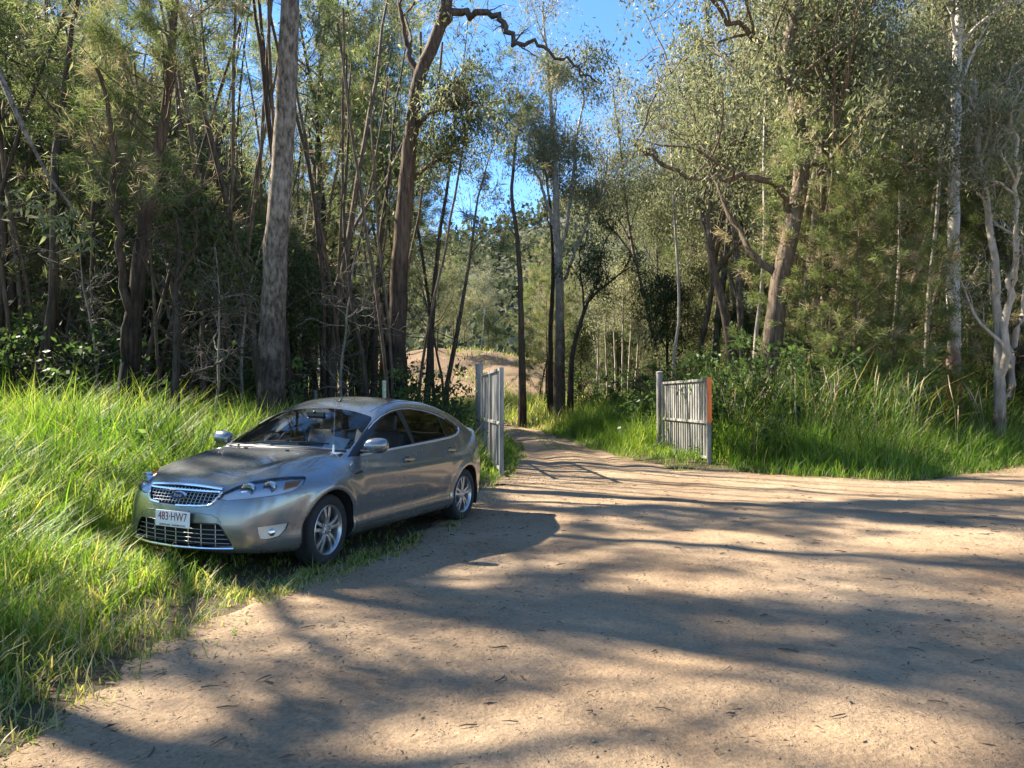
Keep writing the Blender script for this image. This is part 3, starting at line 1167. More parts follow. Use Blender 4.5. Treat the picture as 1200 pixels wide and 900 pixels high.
finish("gum_tree", b, lb, gum_leaves(r, tips, 22, .38, size=(.15, .24)), BARK_BROWN, LEAF_OLIVE, "stout leaning trunk, its brown bark standing in for shade, behind the orange-edged gate leaf")

# ---- tall gums outside the picture whose crowns dapple the road
for k, (x, y, h, seed) in enumerate(((-10.2, 13.6, 18, 1), (-10.6, 10.6, 17, 2), (-17.0, 9.5, 19, 3), (-8.9, 7.4, 16, 4), (-14.5, 16.0, 18, 5), (-12.0, 4.0, 17, 6), (-13.6, 12.4, 19, 7))):
    r = R_(150 + seed)
    b = np.array([x, y, float(hgt(x, y)) - .08])
    P, R = wander(r, (0, 0, 0), (.10 + r.normal(0, .04), r.normal(0, .05), 1), h * .8, 12, .05, .05, .24, .07)
    lb, tips = grow_gum(r, P, R, 13, .50, (2.6, 5.2), 6, 4)
    finish("gum_tree", b, lb, gum_leaves(r, tips, 25, .46, size=(.15, .26)), BARK_GREY, LEAF_GUM, "tall spreading gum on the grassy verge up the road from the car", "tree", "roadside gums that shade the road")

# ------------------------------------------------------------------ the forest: kinds of tree, then individuals
PROTO = {}


def proto_she(key, seed, h, r0, bark, nb, bare, dens, t0=.2, dead=.15):
    r = R_(seed)
    P, R = wander(r, (0, 0, 0), (r.normal(0, .06), r.normal(0, .06), 1), h, 14, .05, .05, r0, .012)
    lb, segs = grow_she(r, P, R, nb, t0, (1.0, 2.3), 5, bare=bare, sides=6)
    PROTO[key] = ((lb.mesh("trunk", bark), lb, bark), she_leaves(r, segs, dens, dead, size=(.17, .33), wid=.012), LEAF_SHE, h)


def proto_gum(key, seed, h, r0, bark, leaf, nb, t0, per, blen=(1.4, 3.0), forked=True):
    r = R_(seed)
    P, R = wander(r, (0, 0, 0), (r.normal(0, .06), r.normal(0, .06), 1), h, 14, .055, .06, r0, .03)
    fk = []
    if forked:
        for q in range(2):
            p, rr, d = at_t(P, R, r.uniform(.35, .6))
            fk.append(wander(r, p, d + unit(r.normal(0, 1, 3)) * .5, h * .4, 8, .09, .07, rr * .7, .02))
    lb, tips = grow_gum(r, P, R, nb, t0, blen, 5, 3, forks=fk, sides=7)
    PROTO[key] = ((lb.mesh("trunk", bark), lb, bark), gum_leaves(r, tips, per * 2.3, .40, size=(.10, .175)), leaf, h)


proto_she("sheA", 201, 13, .13, BARK_DARK, 60, .30, 52)
proto_she("sheB", 202, 11, .10, BARK_BROWN, 54, .26, 52, dead=.3)
proto_she("sheC", 203, 15, .15, BARK_DARK, 60, .34, 52)
proto_she("sheD", 204, 8, .08, BARK_BROWN, 52, .08, 56, .08)
proto_gum("gumA", 211, 16, .14, BARK_GREY, LEAF_OLIVE, 9, .5, 24)
proto_gum("gumB", 212, 14, .13, BARK_BROWN, LEAF_GUM, 9, .42, 24)
proto_gum("gumC", 213, 18, .19, BARK_GREY, LEAF_OLIVE, 10, .5, 24)
proto_gum("gumD", 214, 12, .085, BARK_PALE, LEAF_OLIVE, 8, .40, 22, (1.0, 2.4))
proto_gum("underA", 221, 5.5, .07, BARK_DARK, LEAF_DARK, 10, .15, 30, (.9, 2.0), False)
proto_gum("underB", 222, 7, .08, BARK_BROWN, LEAF_OLIVE, 11, .18, 28, (1.0, 2.2), False)
# bare-stemmed pole with a small tuft of leaf
proto_gum("pole", 231, 12, .075, BARK_DARK, LEAF_DARK, 6, .58, 24, (.7, 1.6), False)
proto_gum("poleB", 232, 13, .065, BARK_PALE, LEAF_GUM, 6, .55, 24, (.7, 1.6), False)
proto_gum("poleC", 233, 11, .055, BARK_BROWN, LEAF_GUM, 5, .7, 12, (.5, 1.1), False)
CROWN = {k: leaves_mesh("crown", *v[1], v[2]) for k, v in PROTO.items()}

KINDS = {"sheA": ("she_oak_tree", "dark-stemmed she-oak"), "sheB": ("she_oak_tree", "slim she-oak with many browned sprays"), "sheC": ("she_oak_tree", "very tall thick she-oak"),
         "sheD": ("she_oak_tree", "short she-oak leafy to the ground"), "gumA": ("gum_tree", "grey-barked forked gum"), "gumB": ("gum_tree", "brown-barked gum"),
         "gumC": ("gum_tree", "very tall rough grey gum"), "gumD": ("gum_tree", "slight pale young gum"), "underA": ("understorey_tree", "low dark leafy tree"),
         "underB": ("understorey_tree", "low olive leafy tree"), "pole": ("pole_tree", "dark bare pole with small leaf tuft"), "poleB": ("pole_tree", "pale bare pole with small leaf tuft"), "poleC": ("pole_tree", "very thin brown stem")}
AREAS = {'L': ("in the front of the stand behind the car", "deep in the stand behind the car"),
         'R': ("near the road behind the orange-edged gate leaf", "deep in the forest behind the orange-edged gate"),
         'M': ("beyond the clearing past the gateway",) * 2, 'B': ("along the roadside facing the car",) * 2}
placed = []
n_unique = 0


def put(key, x, y, rz, s, area, force=False):
    global n_unique
    z = float(hgt(x, y)) - .06
    (trunk_me, limbs, bark), lv, lm, h = PROTO[key]
    C = lv[0] * s
    c, sn = math.cos(rz), math.sin(rz)
    W = np.stack([C[:, 0] * c - C[:, 1] * sn + x, C[:, 0] * sn + C[:, 1] * c + y, C[:, 2] + z], 1)
    crown = CROWN[key]
    sub = sunlit_mask(W[::29])
    if (sub > 0).mean() > .05 and not force:
        if n_unique > 84 and key != 'poleC':
            return None
        n_unique += key != 'poleC'
        keep = R_(9).random(len(W)) > sunlit_mask(W)
        if keep.sum() < 50:
            return None
        lv2 = [a_[::2] for a_ in lv]
        lv2[3] = lv2[3] * 1.5
        crown = leaves_mesh("crown", *lv2, lm, keep[::2])
        trunk_me = limbs.mesh("trunk", bark, lambda p: np.stack([p[:, 0] * s * c - p[:, 1] * s * sn + x, p[:, 0] * s * sn + p[:, 1] * s * c + y, p[:, 2] * s + z], 1), .0075)
    nm, ds = KINDS[key]
    ar = AREAS[area][1 if y > 27 else 0]
    t = make_tree(nm, (x, y, z), trunk_me, crown, rz, s)
    tag(t, ds + " " + ar, "tree", ds + " trees " + ar)
    placed.append((x, y))
    return t


def far_enough(x, y, m):
    return all((x - a) ** 2 + (y - b) ** 2 > m * m for a, b in placed)


HERO = [(-4.7, 15), (-3.0, 20), (-7.5, 15), (.5, 38), (2.3, 38), (2.8, 36), (7.1, 21), (12.7, 22), (12.7, 20), (7.7, 27)]
placed += HERO
r = R_(300)


def scatter(n, area, xr, yr, ok, keys, wts, m0, m1):
    k = tries = 0
    while k < n and tries < n * 40:
        tries += 1
        y = yr[0] + (yr[1] - yr[0]) * r.random() ** 1.25
        x = r.uniform(*xr) if xr else 0
        if not ok(x, y):
            continue
        if not far_enough(x, y, m0 + (m1 - m0) * (y - yr[0]) / (yr[1] - yr[0])):
            continue
        key = keys[r.choice(len(keys), p=np.array(wts) / sum(wts))]
        if put(key, x, y, r.uniform(0, 6.28), r.uniform(.85, 1.2) * (1.0 if area == 'M' or key[:3] == 'und' else 1 + .28 * float(sstep(24, 44, y))), area):
            k += 1


# stand on the grassy side: thin dark stems, close together
scatter(80, 'L', (-34, -2.8), (17.2, 34), lambda x, y: x / y > -.80 and x / y < -.065 - .0 * y and not (y < 18.5 and x > -4.2),
        ["sheA", "sheB", "sheC", "pole", "gumB", "underA"], [7, 7, 6, 5, 2, 3], .95, 1.5)
scatter(105, 'L', (-56, -4), (30, 64), lambda x, y: -.80 < x / y < -.17, ["sheC", "sheA", "gumC", "gumB", "underA", "pole", "underB"], [6, 5, 3, 3, 3, 3, 2], 1.7, 2.4)
# open forest on the other side
scatter(74, 'R', (5.2, 34), (22.6, 40), lambda x, y: .205 < x / y < .82 and not (y < 24 and (x / y < .31 or .545 < x / y)),
        ["gumA", "gumB", "gumD", "sheD", "sheB", "underB", "poleB", "underA", "gumC"], [4, 4, 5, 8, 5, 3, 6, 3, 2], 1.3, 1.9)
scatter(60, 'R', (8, 58), (38, 70), lambda x, y: .20 < x / y < .82, ["gumA", "gumC", "gumB", "sheC", "underB", "sheD", "underA"], [4, 4, 3, 2, 3, 3, 2], 2.2, 3.0)
# closing the view at the far end of the track, lower so the hill shows
scatter(46, 'M', (-12, 18), (52, 108), lambda x, y: -.10 < x / y < .24 and not (-.09 < x / y < .012 and y < 96) and abs(x - float(track_x(y))) > 2.2,
        ["underA", "underB", "gumD", "sheD", "sheB", "gumB"], [4, 6, 3, 4, 2, 1.2], 2.2, 3.0)
# the stand goes on past the edge of the picture
scatter(34, 'L', (-48, -13), (15, 44), lambda x, y: -1.35 < x / y < -.80 and x < -15.5, ["sheC", "sheA", "gumB", "gumC", "underA", "underB"], [5, 4, 2, 2, 3, 3], 1.8, 2.4)
scatter(22, 'R', (18, 60), (24, 46), lambda x, y: .82 < x / y < 1.3 and x > 21 + (y - 20) * 1.2, ["gumA", "gumB", "sheD", "underB"], [3, 3, 3, 3], 1.8, 2.4)
# far side of the road, behind the camera and to its side: what the paint and glass reflect
for x, y, key in ((16, 4, "gumA"), (19, 9, "gumC"), (14, -3, "gumB"), (8, -7, "gumC"), (2, -9, "gumA"), (-4, -8, "gumB"), (-9, -5, "gumC"), (22, 15, "sheC"), (25, 20, "gumA"),
                  (19, -2, "sheC"), (11, -10, "sheA"), (5, -13, "sheC"), (-1, -13, "gumC"), (23, 3, "underB"), (18, 6.5, "underA"), (15, .5, "underB"), (10, -6, "underA"), (4, -8.5, "underB"), (21, 11, "underB")):
    put(key, x, y, r.uniform(0, 6.28), r.uniform(.9, 1.15), 'B')

# tall she-oaks that close the gaps between the big trunks
for px, d, key, sc in ((365, 24, "sheC", 1.15), (395, 27, "sheA", 1.35), (425, 25, "sheC", 1.2), (445, 29, "sheC", 1.3), (255, 23, "sheC", 1.2), (225, 26, "sheA", 1.4), (280, 28, "sheC", 1.4),
                       (60, 22.5, "sheC", 1.2), (20, 25, "sheA", 1.35), (110, 24, "sheC", 1.25), (-20, 23, "sheC", 1.3), (345, 31, "sheC", 1.5), (410, 34, "sheC", 1.5), (180, 29, "sheC", 1.4),
                       (525, 33, "sheD", 1.1), (508, 29, "sheB", .8), (540, 40, "underB", 1.1), (1000, 20.6, "sheD", .85), (960, 21.6, "sheD", 1.0), (1050, 22.2, "sheD", .9)):
    x = (px - 600) / 900 * d
    put(key, x, d, r.uniform(0, 6.28), sc, 'L' if px < 600 else 'R', px > 600)

# a thicket of very thin stems at the front of the stand
k = 0
while k < 34:
    y = r.uniform(17.4, 25)
    x = r.uniform(-.72, -.12) * y
    if far_enough(x, y, .55):
        put("poleC", x, y, r.uniform(0, 6.28), r.uniform(.75, 1.2), 'L')
        k += 1

# the tall back of the stand, filling the view between the nearer trunks
for q in range(40):
    d = r.uniform(30, 50)
    px = r.uniform(-20, 470) if q % 2 else r.uniform(330, 470)
    x = (px - 600) / 900 * d
    if far_enough(x, d, 1.3):
        put(["sheC", "sheA", "gumC", "sheC", "gumB"][q % 5], x, d, r.uniform(0, 6.28), r.uniform(1.25, 1.6), 'L', True)
# ------------------------------------------------------------------ gate leaves, posts, fence
def weathered(name, a, bcol, scale=9):
    m, n, b = new_mat(name)
    t = n.nodes.new("ShaderNodeTexCoord")
    mp_ = n.nodes.new("ShaderNodeMapping"); mp_.inputs["Scale"].default_value = (1, 1, .18)
    z = n.nodes.new("ShaderNodeTexNoise"); z.inputs["Scale"].default_value = scale; z.inputs["Detail"].default_value = 8
    r_ = n.nodes.new("ShaderNodeValToRGB")
    r_.color_ramp.elements[0].position = .35; r_.color_ramp.elements[0].color = (*a, 1)
    r_.color_ramp.elements[1].position = .62; r_.color_ramp.elements[1].color = (*bcol, 1)
    n.links.new(t.outputs["Object"], mp_.inputs["Vector"]); n.links.new(mp_.outputs["Vector"], z.inputs["Vector"])
    n.links.new(z.outputs["Fac"], r_.inputs["Fac"]); n.links.new(r_.outputs["Color"], b.inputs["Base Color"])
    b.inputs["Roughness"].default_value = .5
    b.inputs["Metallic"].default_value = .08
    bp = n.nodes.new("ShaderNodeBump"); bp.inputs["Strength"].default_value = .2; bp.inputs["Distance"].default_value = .004
    n.links.new(z.outputs["Fac"], bp.inputs["Height"]); n.links.new(bp.outputs["Normal"], b.inputs["Normal"])
    return m


GALV = weathered("galvanised_steel", (.13, .127, .112), (.34, .33, .30))
ORANGE = weathered("orange_paint", (.62, .12, .018), (.86, .21, .03))
POSTM = weathered("post_steel", (.14, .13, .115), (.32, .305, .275), 5)
WOODM = weathered("grey_timber", (.20, .175, .14), (.40, .36, .29), 6)


def gate_leaf(name, near, far, top, bottom, nbar, label, orange=False, thick_at=None):
    """leaf of upright bars in a frame, lying between its free end and its hinge end"""
    a, b = np.array(near, float), np.array(far, float)
    L = float(np.linalg.norm(b - a))
    root = empty(name, (a[0], a[1], 0), math.atan2(b[1] - a[1], b[0] - a[0]))
    fw = .085
    m = MB(); m.box((fw / 2, 0, (top + bottom) / 2), (fw, .085, top - bottom)); m.build("end_stile", GALV, root, bevel=.006)
    m = MB(); m.box((L - .03, 0, (top + bottom) / 2), (.06, .06, top - bottom)); m.build("hinge_stile", GALV, root, bevel=.006)
    zm = bottom + (top - bottom) * .475
    for nm, z in (("top_rail", top - .032), ("middle_rail", zm), ("bottom_rail", bottom + .10)):
        m = MB(); m.box((L / 2, 0, z), (L - .20, .048, .058)); m.build(nm, GALV, root, bevel=.005)
    xs_ = np.linspace(fw + .20, L - .16, nbar)
    for i, x in enumerate(xs_):
        # pressed pickets, each a shallow channel
        m = MB()
        m.box((x, -.036, (top + bottom) / 2), (.098, .022, top - bottom - .09 - .02 * (i % 2)))
        m.build("picket", GALV, root, bevel=.003)
    if thick_at is not None:
        m = MB(); m.box((thick_at * L, -.02, (top + bottom) / 2), (.12, .10, top - bottom + .02)); m.build("centre_stile", POSTM, root, bevel=.006)
    if orange:
        m = MB(); m.box((-.007, 0, zm + (top - zm) / 2 + .012), (.014, .098, top - zm + .03))
        m.build("orange_band", ORANGE, root, bevel=.004)
        m = MB(); m.box((.17, -.03, zm + .02), (.14, .05, .055)); m.build("latch", ORANGE, root, bevel=.006)
        m = MB(); m.box((.17, -.028, zm - .045), (.17, .05, .04)); m.box((.17, -.028, zm + .085), (.17, .05, .04)); m.build("latch_plate", GALV, root, bevel=.004)
    else:
        m = MB(); m.tube([(fw / 2, -.05, zm), (fw / 2, .06, zm)], .02, 10); m.build("latch", POSTM, root)
    for z in (bottom + .3, top - .3):
        m = MB(); m.tube([(L + .03, 0, z - .05), (L + .03, 0, z + .05)], .025, 10); m.box((L + .01, 0, z), (.05, .03, .03)); m.build("hinge", POSTM, root, True)
    tag(root, label, "gate", "gate leaves standing open")
    del root["group"]
    return root


zl = float(hgt(-.2, 14.8))
gate_leaf("gate_leaf", (-.20, 14.8), (-.72, 18.55), zl + 2.13, zl + .06, 14, "open galvanised picket gate leaf standing behind the tail of the car", thick_at=.52)
zr = float(hgt(4.4, 17.2))
gate_leaf("gate_leaf", (4.42, 17.2), (4.10, 20.9), zr + 1.93, zr + .04, 19, "open galvanised picket gate leaf with an orange painted end stile", orange=True)


def post(name, x, y, h, rad, label, mat, cat="post", group=None):
    z = float(hgt(x, y))
    root = empty(name, (x, y, z - .25))
    m = MB(); m.tube([(0, 0, 0), (0.006, 0, h * .5), (0, .004, h + .25)], [rad * 1.04, rad, rad * .97], 14); m.build("shaft", mat, root, True)
    m = MB(); m.lathe([(.002, h + .275), (rad * .7, h + .268), (rad * 1.06, h + .25), (rad * 1.06, h + .225)], 14, 'z'); m.build("cap", mat, root, True)
    return tag(root, label, cat, group)


post("gate_post", -.80, 18.72, 2.32, .095, "round grey steel gate post at the hinge of the leaf behind the car", POSTM)
post("gate_post", 4.06, 21.1, 2.12, .095, "round grey steel gate post at the hinge of the orange-edged leaf", POSTM)
post("fence_post", -2.83, 17.0, 1.72, .045, "slim pale post in the vines between car roof and gate", simple_mat("pale_post", (.48, .50, .36), .8, noise=.3))
for k, (x, y, h) in enumerate(((-2.9, 19.6, 1.25), (-5.2, 20.3, 1.25), (6.6, 21.6, 1.2), (9.2, 22.2, 1.2))):
    post("fence_post", x, y, h, .06, "weathered timber fence post running off from the gate behind the car" if x < 0 else "weathered timber fence post hidden in long grass beyond the orange-edged gate", WOODM, group="fence posts by the car side" if x < 0 else "fence posts in the long grass")


def wire(a, b, z):
    P = [Vector(a).lerp(Vector(b), t) for t in np.linspace(0, 1, 8)]
    pts = [(p.x, p.y, float(hgt(p.x, p.y)) * 0 + p.z - .03 * math.sin(math.pi * i / 7)) for i, p in enumerate(P)]
    m = MB(); m.tube(pts, .004, 4)
    return pts, m


for z, wl in ((1.25, "topmost"), (.95, "middle"), (.65, "lowest")):
    _, m = wire((-.86, 18.72, z + .1), (-2.9, 19.6, z + .12), z)
    tag(m.build("fence_wire", POSTM), "%s wire strung from the gate post to the timber post behind the car" % wl, "wire", None)
# low white marker and pipe end by the track
m = MB(); m.tube([(3.42, 23.4, float(hgt(3.42, 23.4)) + .18), (3.24, 23.2, float(hgt(3.24, 23.2)) + .58)], .055, 14)
o = m.build("fallen_pipe", simple_mat("white_pipe", (.72, .71, .68), .6, noise=.15), None, True, .006)
o.location = (0, 0, 0)
tag(o, "short white pipe leaning in the grass beside the track", "pipe")
# ------------------------------------------------------------------ the parked hatchback
def smin(a, b, k):
    h = np.maximum(k - np.abs(a - b), 0) / k
    return np.minimum(a, b) - h * h * k * 0.25


def smax(a, b, k):
    return -smin(-a, -b, k)


_ff = pchip([.10, .20, .27, .40, .52, .60, .68, .74, .80, .90], [.80, .885, .925, .94, .93, .915, .89, .855, .76, .5])
_fb = pchip([0, .25, .45, .60, .72, .82, .92, 1.0], [0, .02, .07, .135, .215, .32, .53, .80])
_rf = pchip([.10, .22, .32, .50, .70, .80, .95, 1.04, 1.09, 1.2], [.16, .06, .015, 0, .015, .045, .075, .085, .04, .10])
_rb = pchip([0, .3, .5, .7, .82, .92, 1.0], [0, .02, .06, .17, .33, .58, .8])
_sp = pchip([.10, .17, .23, .28, .33, .40, .50, .62, .74, .82, .845, .90, .97, 1.05, 1.15],
            [.70, .80, .865, .895, .905, .897, .915, .933, .938, .932, .926, .900, .868, .825, .765])
_sx = pchip([.95, .6, .3, 0, -.6, -1.4, -2.2, -2.85, -3.3, -3.6, -3.85], [-.14, -.055, -.02, -.004, 0, .003, .003, 0, -.02, -.055, -.11])
_bon = pchip([1.0, .93, .86, .78, .6, .3, 0, -.3, -.6, -1.2, -2.6, -3.0, -3.3, -3.55, -3.72, -3.80, -3.9],
             [.62, .695, .745, .785, .845, .918, .972, 1.012, 1.02, 1.0, 1.01, 1.03, 1.065, 1.115, 1.148, 1.135, 1.06])
_roof = pchip([-.7, -1.0, -1.3, -1.75, -2.2, -2.55, -2.9, -3.2, -3.5, -3.7, -3.9],
              [1.44, 1.478, 1.507, 1.525, 1.508, 1.458, 1.362, 1.252, 1.150, 1.09, 1.03])
_yb = pchip([0, -.5, -1.0, -1.8, -2.5, -2.9, -3.2, -3.5, -3.8], [.80, .822, .835, .84, .828, .795, .745, .675, .58])
_zb = pchip([0, -.4, -1.0, -1.6, -2.2, -2.7, -3.1, -3.6], [.93, .945, .97, .992, 1.012, 1.035, 1.055, 1.08])


def car_f(x, y, z):
    y = np.abs(y)
    front = _ff(z) - _fb(y) - x
    rear = x - (-3.85 + _rf(z) + _rb(y))
    zw = np.clip((z - .42) / .33, 0, 1)
    zs = z - .045 * np.clip(-x / 2.8, -.35, 1.1) * zw * zw * (3 - 2 * zw)         # shoulder line climbs towards the tail
    side = _sp(zs) + _sx(x) - y
    for wx in (0.0, -2.85):
        r = np.sqrt((x - wx) ** 2 + (z - .335) ** 2)
        side = side + .022 * np.exp(-((r - .385) / .045) ** 2) + .012 * np.exp(-((r - .50) / .10) ** 2)
    # bonnet, with the two soft ridges running from the pillars to the grille
    ridge = .44 + .20 * np.clip((.75 - x) / 1.1, 0, 1)
    deck = _bon(x) - .028 * (y / .6) ** 2 - .09 * np.clip((y - .60) / .3, 0, 1) ** 2
    deck = deck + np.where(x > -.6, .016 * np.exp(-((y - ridge) / .10) ** 2) * np.clip((x + .6) / .5, 0, 1), 0)
    ws = 1.020 + .515 * (-.35 - x) - .065 * np.clip(-.35 - x, 0, 2) ** 2 - .070 * (y / .65) ** 2.2
    roof = _roof(x) - .040 * (y / .6) ** 2
    t = _yb(x) - y
    sw = _zb(x) + 2.45 * t - .6 * np.clip(t, 0, 1) ** 2
    gh = smin(smin(ws, roof, .14), sw, .10)
    gh = np.where(x > .4, -1, gh)
    top = smax(deck, gh, .018) - z
    bot = z - .175 - .05 * np.clip((x - .2) / .7, 0, 1)
    f = smin(side, front, .22)
    f = smin(f, rear, .20)
    f = smin(f, top * .92, .075)
    return smin(f, bot, .06)


def car_normal(P, e=2e-3):
    g = np.zeros_like(P)
    for k in range(3):
        d = np.zeros(3)
        d[k] = e
        g[:, k] = car_f(*(P + d).T) - car_f(*(P - d).T)
    g = -g
    return g / (np.linalg.norm(g, axis=1)[:, None] + 1e-9)


def ray_hit(O, D, tmax=1.7, n=34):
    """first exit along the ray, refined by bisection"""
    t0 = np.zeros(len(O))
    lo = np.zeros(len(O))
    hi = np.full(len(O), tmax)
    done = np.zeros(len(O), bool)
    for i in range(1, n + 1):
        t = tmax * i / n
        f = car_f(*(O + D * t).T)
        new = (~done) & (f < 0)
        hi[new] = t
        lo[new] = t - tmax / n
        done |= new
    for i in range(14):
        m = (lo + hi) / 2
        f = car_f(*(O + D * m[:, None]).T)
        lo = np.where(f >= 0, m, lo)
        hi = np.where(f >= 0, hi, m)
    return O + D * ((lo + hi) / 2)[:, None]


def side_y(x, z):
    """outer half width at a point of the side view"""
    x = np.atleast_1d(np.asarray(x, float))
    z = np.atleast_1d(np.asarray(z, float))
    O = np.stack([x, np.full_like(x, .30), z], 1)
    D = np.tile([0, 1.0, 0], (len(x), 1))
    return ray_hit(O, D, 1.2)[:, 1]


def make_car():
    NPH = 104
    ph = np.radians(np.linspace(-90, 90, NPH))
    # finer towards the shoulder and roof edge
    rows = []
    XF, XR = .30, -3.25
    ZS = .62
    for a in np.linspace(0, 1, 50)[:-1]:                       # front fan
        al = a * math.pi / 2
        rows.append((XF, math.cos(al), math.sin(al)))
    for x in np.linspace(XF, XR, 200):
        rows.append((x, 0.0, 1.0))
    for a in np.linspace(0, 1, 36)[1:]:
        al = a * math.pi / 2
        rows.append((XR, -math.sin(al), math.cos(al)))
    NR = len(rows)
    O = np.zeros((NR, NPH, 3))
    D = np.zeros((NR, NPH, 3))
    for i, (x0, dx, dy) in enumerate(rows):
        zs = ZS + .16 * max(0, min(1, (-x0 - .1) / .6)) * max(0, min(1, (x0 + 3.3) / .5))
        O[i, :, 0] = x0
        O[i, :, 2] = zs
        D[i, :, 0] = dx * np.cos(ph)
        D[i, :, 1] = dy * np.cos(ph)
        D[i, :, 2] = np.sin(ph)
    V = ray_hit(O.reshape(-1, 3), D.reshape(-1, 3), 1.3)
    V[:, 1] = np.maximum(V[:, 1], 0)
    idx = np.arange(NR * NPH).reshape(NR, NPH)
    F = np.stack([idx[:-1, :-1], idx[:-1, 1:], idx[1:, 1:], idx[1:, :-1]], -1).reshape(-1, 4)
    me = mesh_from("tmp", V, F)
    bm = bmesh.new()
    bm.from_mesh(me)
    bpy.data.meshes.remove(me)
    bmesh.ops.remove_doubles(bm, verts=bm.verts, dist=1e-4)
    bmesh.ops.dissolve_degenerate(bm, dist=1e-5, edges=bm.edges)
    lay = bm.faces.layers.int.new("panel")

    def cut(poly, e1, e2, pid, cond, only=None, inset=True):
        """mark the part of the skin that lies inside poly (seen along e1 x e2) as panel pid"""
        e1, e2 = Vector(e1), Vector(e2)
        P2 = [Vector(p) for p in poly]
        pminx = min(p[0] for p in P2) - .03
        pmaxx = max(p[0] for p in P2) + .03
        pminy = min(p[1] for p in P2) - .03
        pmaxy = max(p[1] for p in P2) + .03
        cand = []
        for f in bm.faces:
            if only is not None and f[lay] != only:
                continue
            c = f.calc_center_median()
            u, w = c.dot(e1), c.dot(e2)
            if pminx < u < pmaxx and pminy < w < pmaxy and cond(c, f.normal):
                cand.append(f)
        cset = set(cand)
        cen = {}
        n = len(P2)
        for i in range(n):
            a, b = P2[i], P2[(i + 1) % n]
            d = b - a
            L = d.length
            if L < 1e-6:
                continue
            nn = Vector((-d.y, d.x)) / L
            pc = e1 * a.x + e2 * a.y
            pn = e1 * nn.x + e2 * nn.y
            sel = []
            lox, hix = min(a.x, b.x) - .04, max(a.x, b.x) + .04
            loy, hiy = min(a.y, b.y) - .04, max(a.y, b.y) + .04
            for f in cset:
                fu = cen.get(f)
                if fu is None:
                    c0 = f.calc_center_median()
                    fu = cen[f] = (c0.dot(e1), c0.dot(e2))
                if not (lox < fu[0] < hix and loy < fu[1] < hiy):
                    continue
                ts = []
                ss = []
                for v in f.verts:
                    q = Vector((v.co.dot(e1), v.co.dot(e2))) - a
                    ts.append(q.dot(d) / L)
                    ss.append(q.dot(nn))
                if max(ts) > -.002 and min(ts) < L + .002 and min(ss) < 0 < max(ss):
                    sel.append(f)
            if not sel:
                continue
            geom = list({v for f in sel for v in f.verts}) + list({e for f in sel for e in f.edges}) + sel
            r = bmesh.ops.bisect_plane(bm, geom=geom, dist=1e-5, plane_co=pc, plane_no=pn)
            for f in sel:
                cen.pop(f, None)
                if not f.is_valid:
                    cset.discard(f)
            for g in r['geom']:
                if isinstance(g, bmesh.types.BMFace):
                    cset.add(g)
            for g in r['geom_cut']:
                for f in (g.link_faces if hasattr(g, 'link_faces') else []):
                    c = f.calc_center_median()
                    if (only is None or f[lay] == only) and cond(c, f.normal):
                        cset.add(f)
        pl = np.array([[p.x, p.y] for p in P2])
        fs = [f for f in cset if f.is_valid]
        cc = [f.calc_center_median() for f in fs]
        if fs:
            ok = inpoly(np.array([c.dot(e1) for c in cc]), np.array([c.dot(e2) for c in cc]), pl)
            for f, k_ in zip(fs, ok):
                if k_:
                    f[lay] = pid

    def smooth_poly(pts, it=2):
        P = [Vector(p) for p in pts]
        for _ in range(it):
            Q = []
            for i in range(len(P)):
                a, b = P[i], P[(i + 1) % len(P)]
                Q += [a * .75 + b * .25, a * .25 + b * .75]
            P = Q
        return P

    X, Y, Z = (1, 0, 0), (0, 1, 0), (0, 0, 1)
    side = lambda c, n: c.y > .35
    BON, WS, RG, DLO, GF, GR, GQ, DF, DR, HL, GU, GL, FOG, HOLE, RL, FB, RB, FUEL = range(1, 19)
    # wheel openings
    for wx in (0, -2.85):
        circ = [(wx + .362 * math.cos(t), .335 + .362 * math.sin(t)) for t in np.linspace(0, 2 * math.pi, 49)[:-1]]
        circ = [(u, max(w, .0)) for u, w in circ]
        cut(circ, X, Z, HOLE, side)
    # bonnet, windscreen, rear screen (seen from above)
    up = lambda c, n: c.z > .64
    bon = [(-.31, 0), (-.325, .2), (-.36, .4), (-.405, .58), (-.47, .71), (-.30, .735), (.0, .745), (.3, .73), (.52, .683),
           (.66, .59), (.745, .48), (.81, .40), (.845, .25), (.855, .1), (.855, 0)]
    cut([(a, b) for a, b in bon], X, Y, BON, up)
    wsp = [(-.375, -.02), (-.375, .0), (-.39, .2), (-.43, .45), (-.475, .62), (-.52, .722), (-.54, .735), (-.74, .708), (-.95, .668), (-1.085, .632),
           (-1.125, .60), (-1.16, .3), (-1.165, .0), (-1.165, -.02)]
    cut(wsp, X, Y, WS, lambda c, n: c.z > .9)
    rgp = [(-2.74, -.02), (-2.74, .0), (-2.75, .30), (-2.79, .44), (-2.86, .47), (-3.15, .485), (-3.42, .47), (-3.47, .40), (-3.49, 0), (-3.49, -.02)]
    cut(rgp, X, Y, RG, lambda c, n: c.z > 1.0)
    # side glass: black surround first, panes inside it
    dlo = [(-.43, .953), (-.585, 1.042), (-.79, 1.152), (-1.0, 1.250), (-1.19, 1.322), (-1.40, 1.378), (-1.62, 1.406), (-1.88, 1.413), (-2.15, 1.393), (-2.4, 1.348),
           (-2.62, 1.287), (-2.80, 1.22), (-2.905, 1.17), (-2.925, 1.138), (-2.90, 1.105), (-2.80, 1.072), (-2.6, 1.047), (-2.2, 1.028),
           (-1.6, 1.003), (-1.0, .978), (-.6, .958)]
    cut(dlo, X, Z, DLO, side)
    gfp = [(-.66, .985), (-.76, 1.085), (-.91, 1.175), (-1.09, 1.258), (-1.27, 1.322), (-1.43, 1.358), (-1.555, 1.376), (-1.615, 1.02), (-1.2, 1.002), (-.8, .988)]
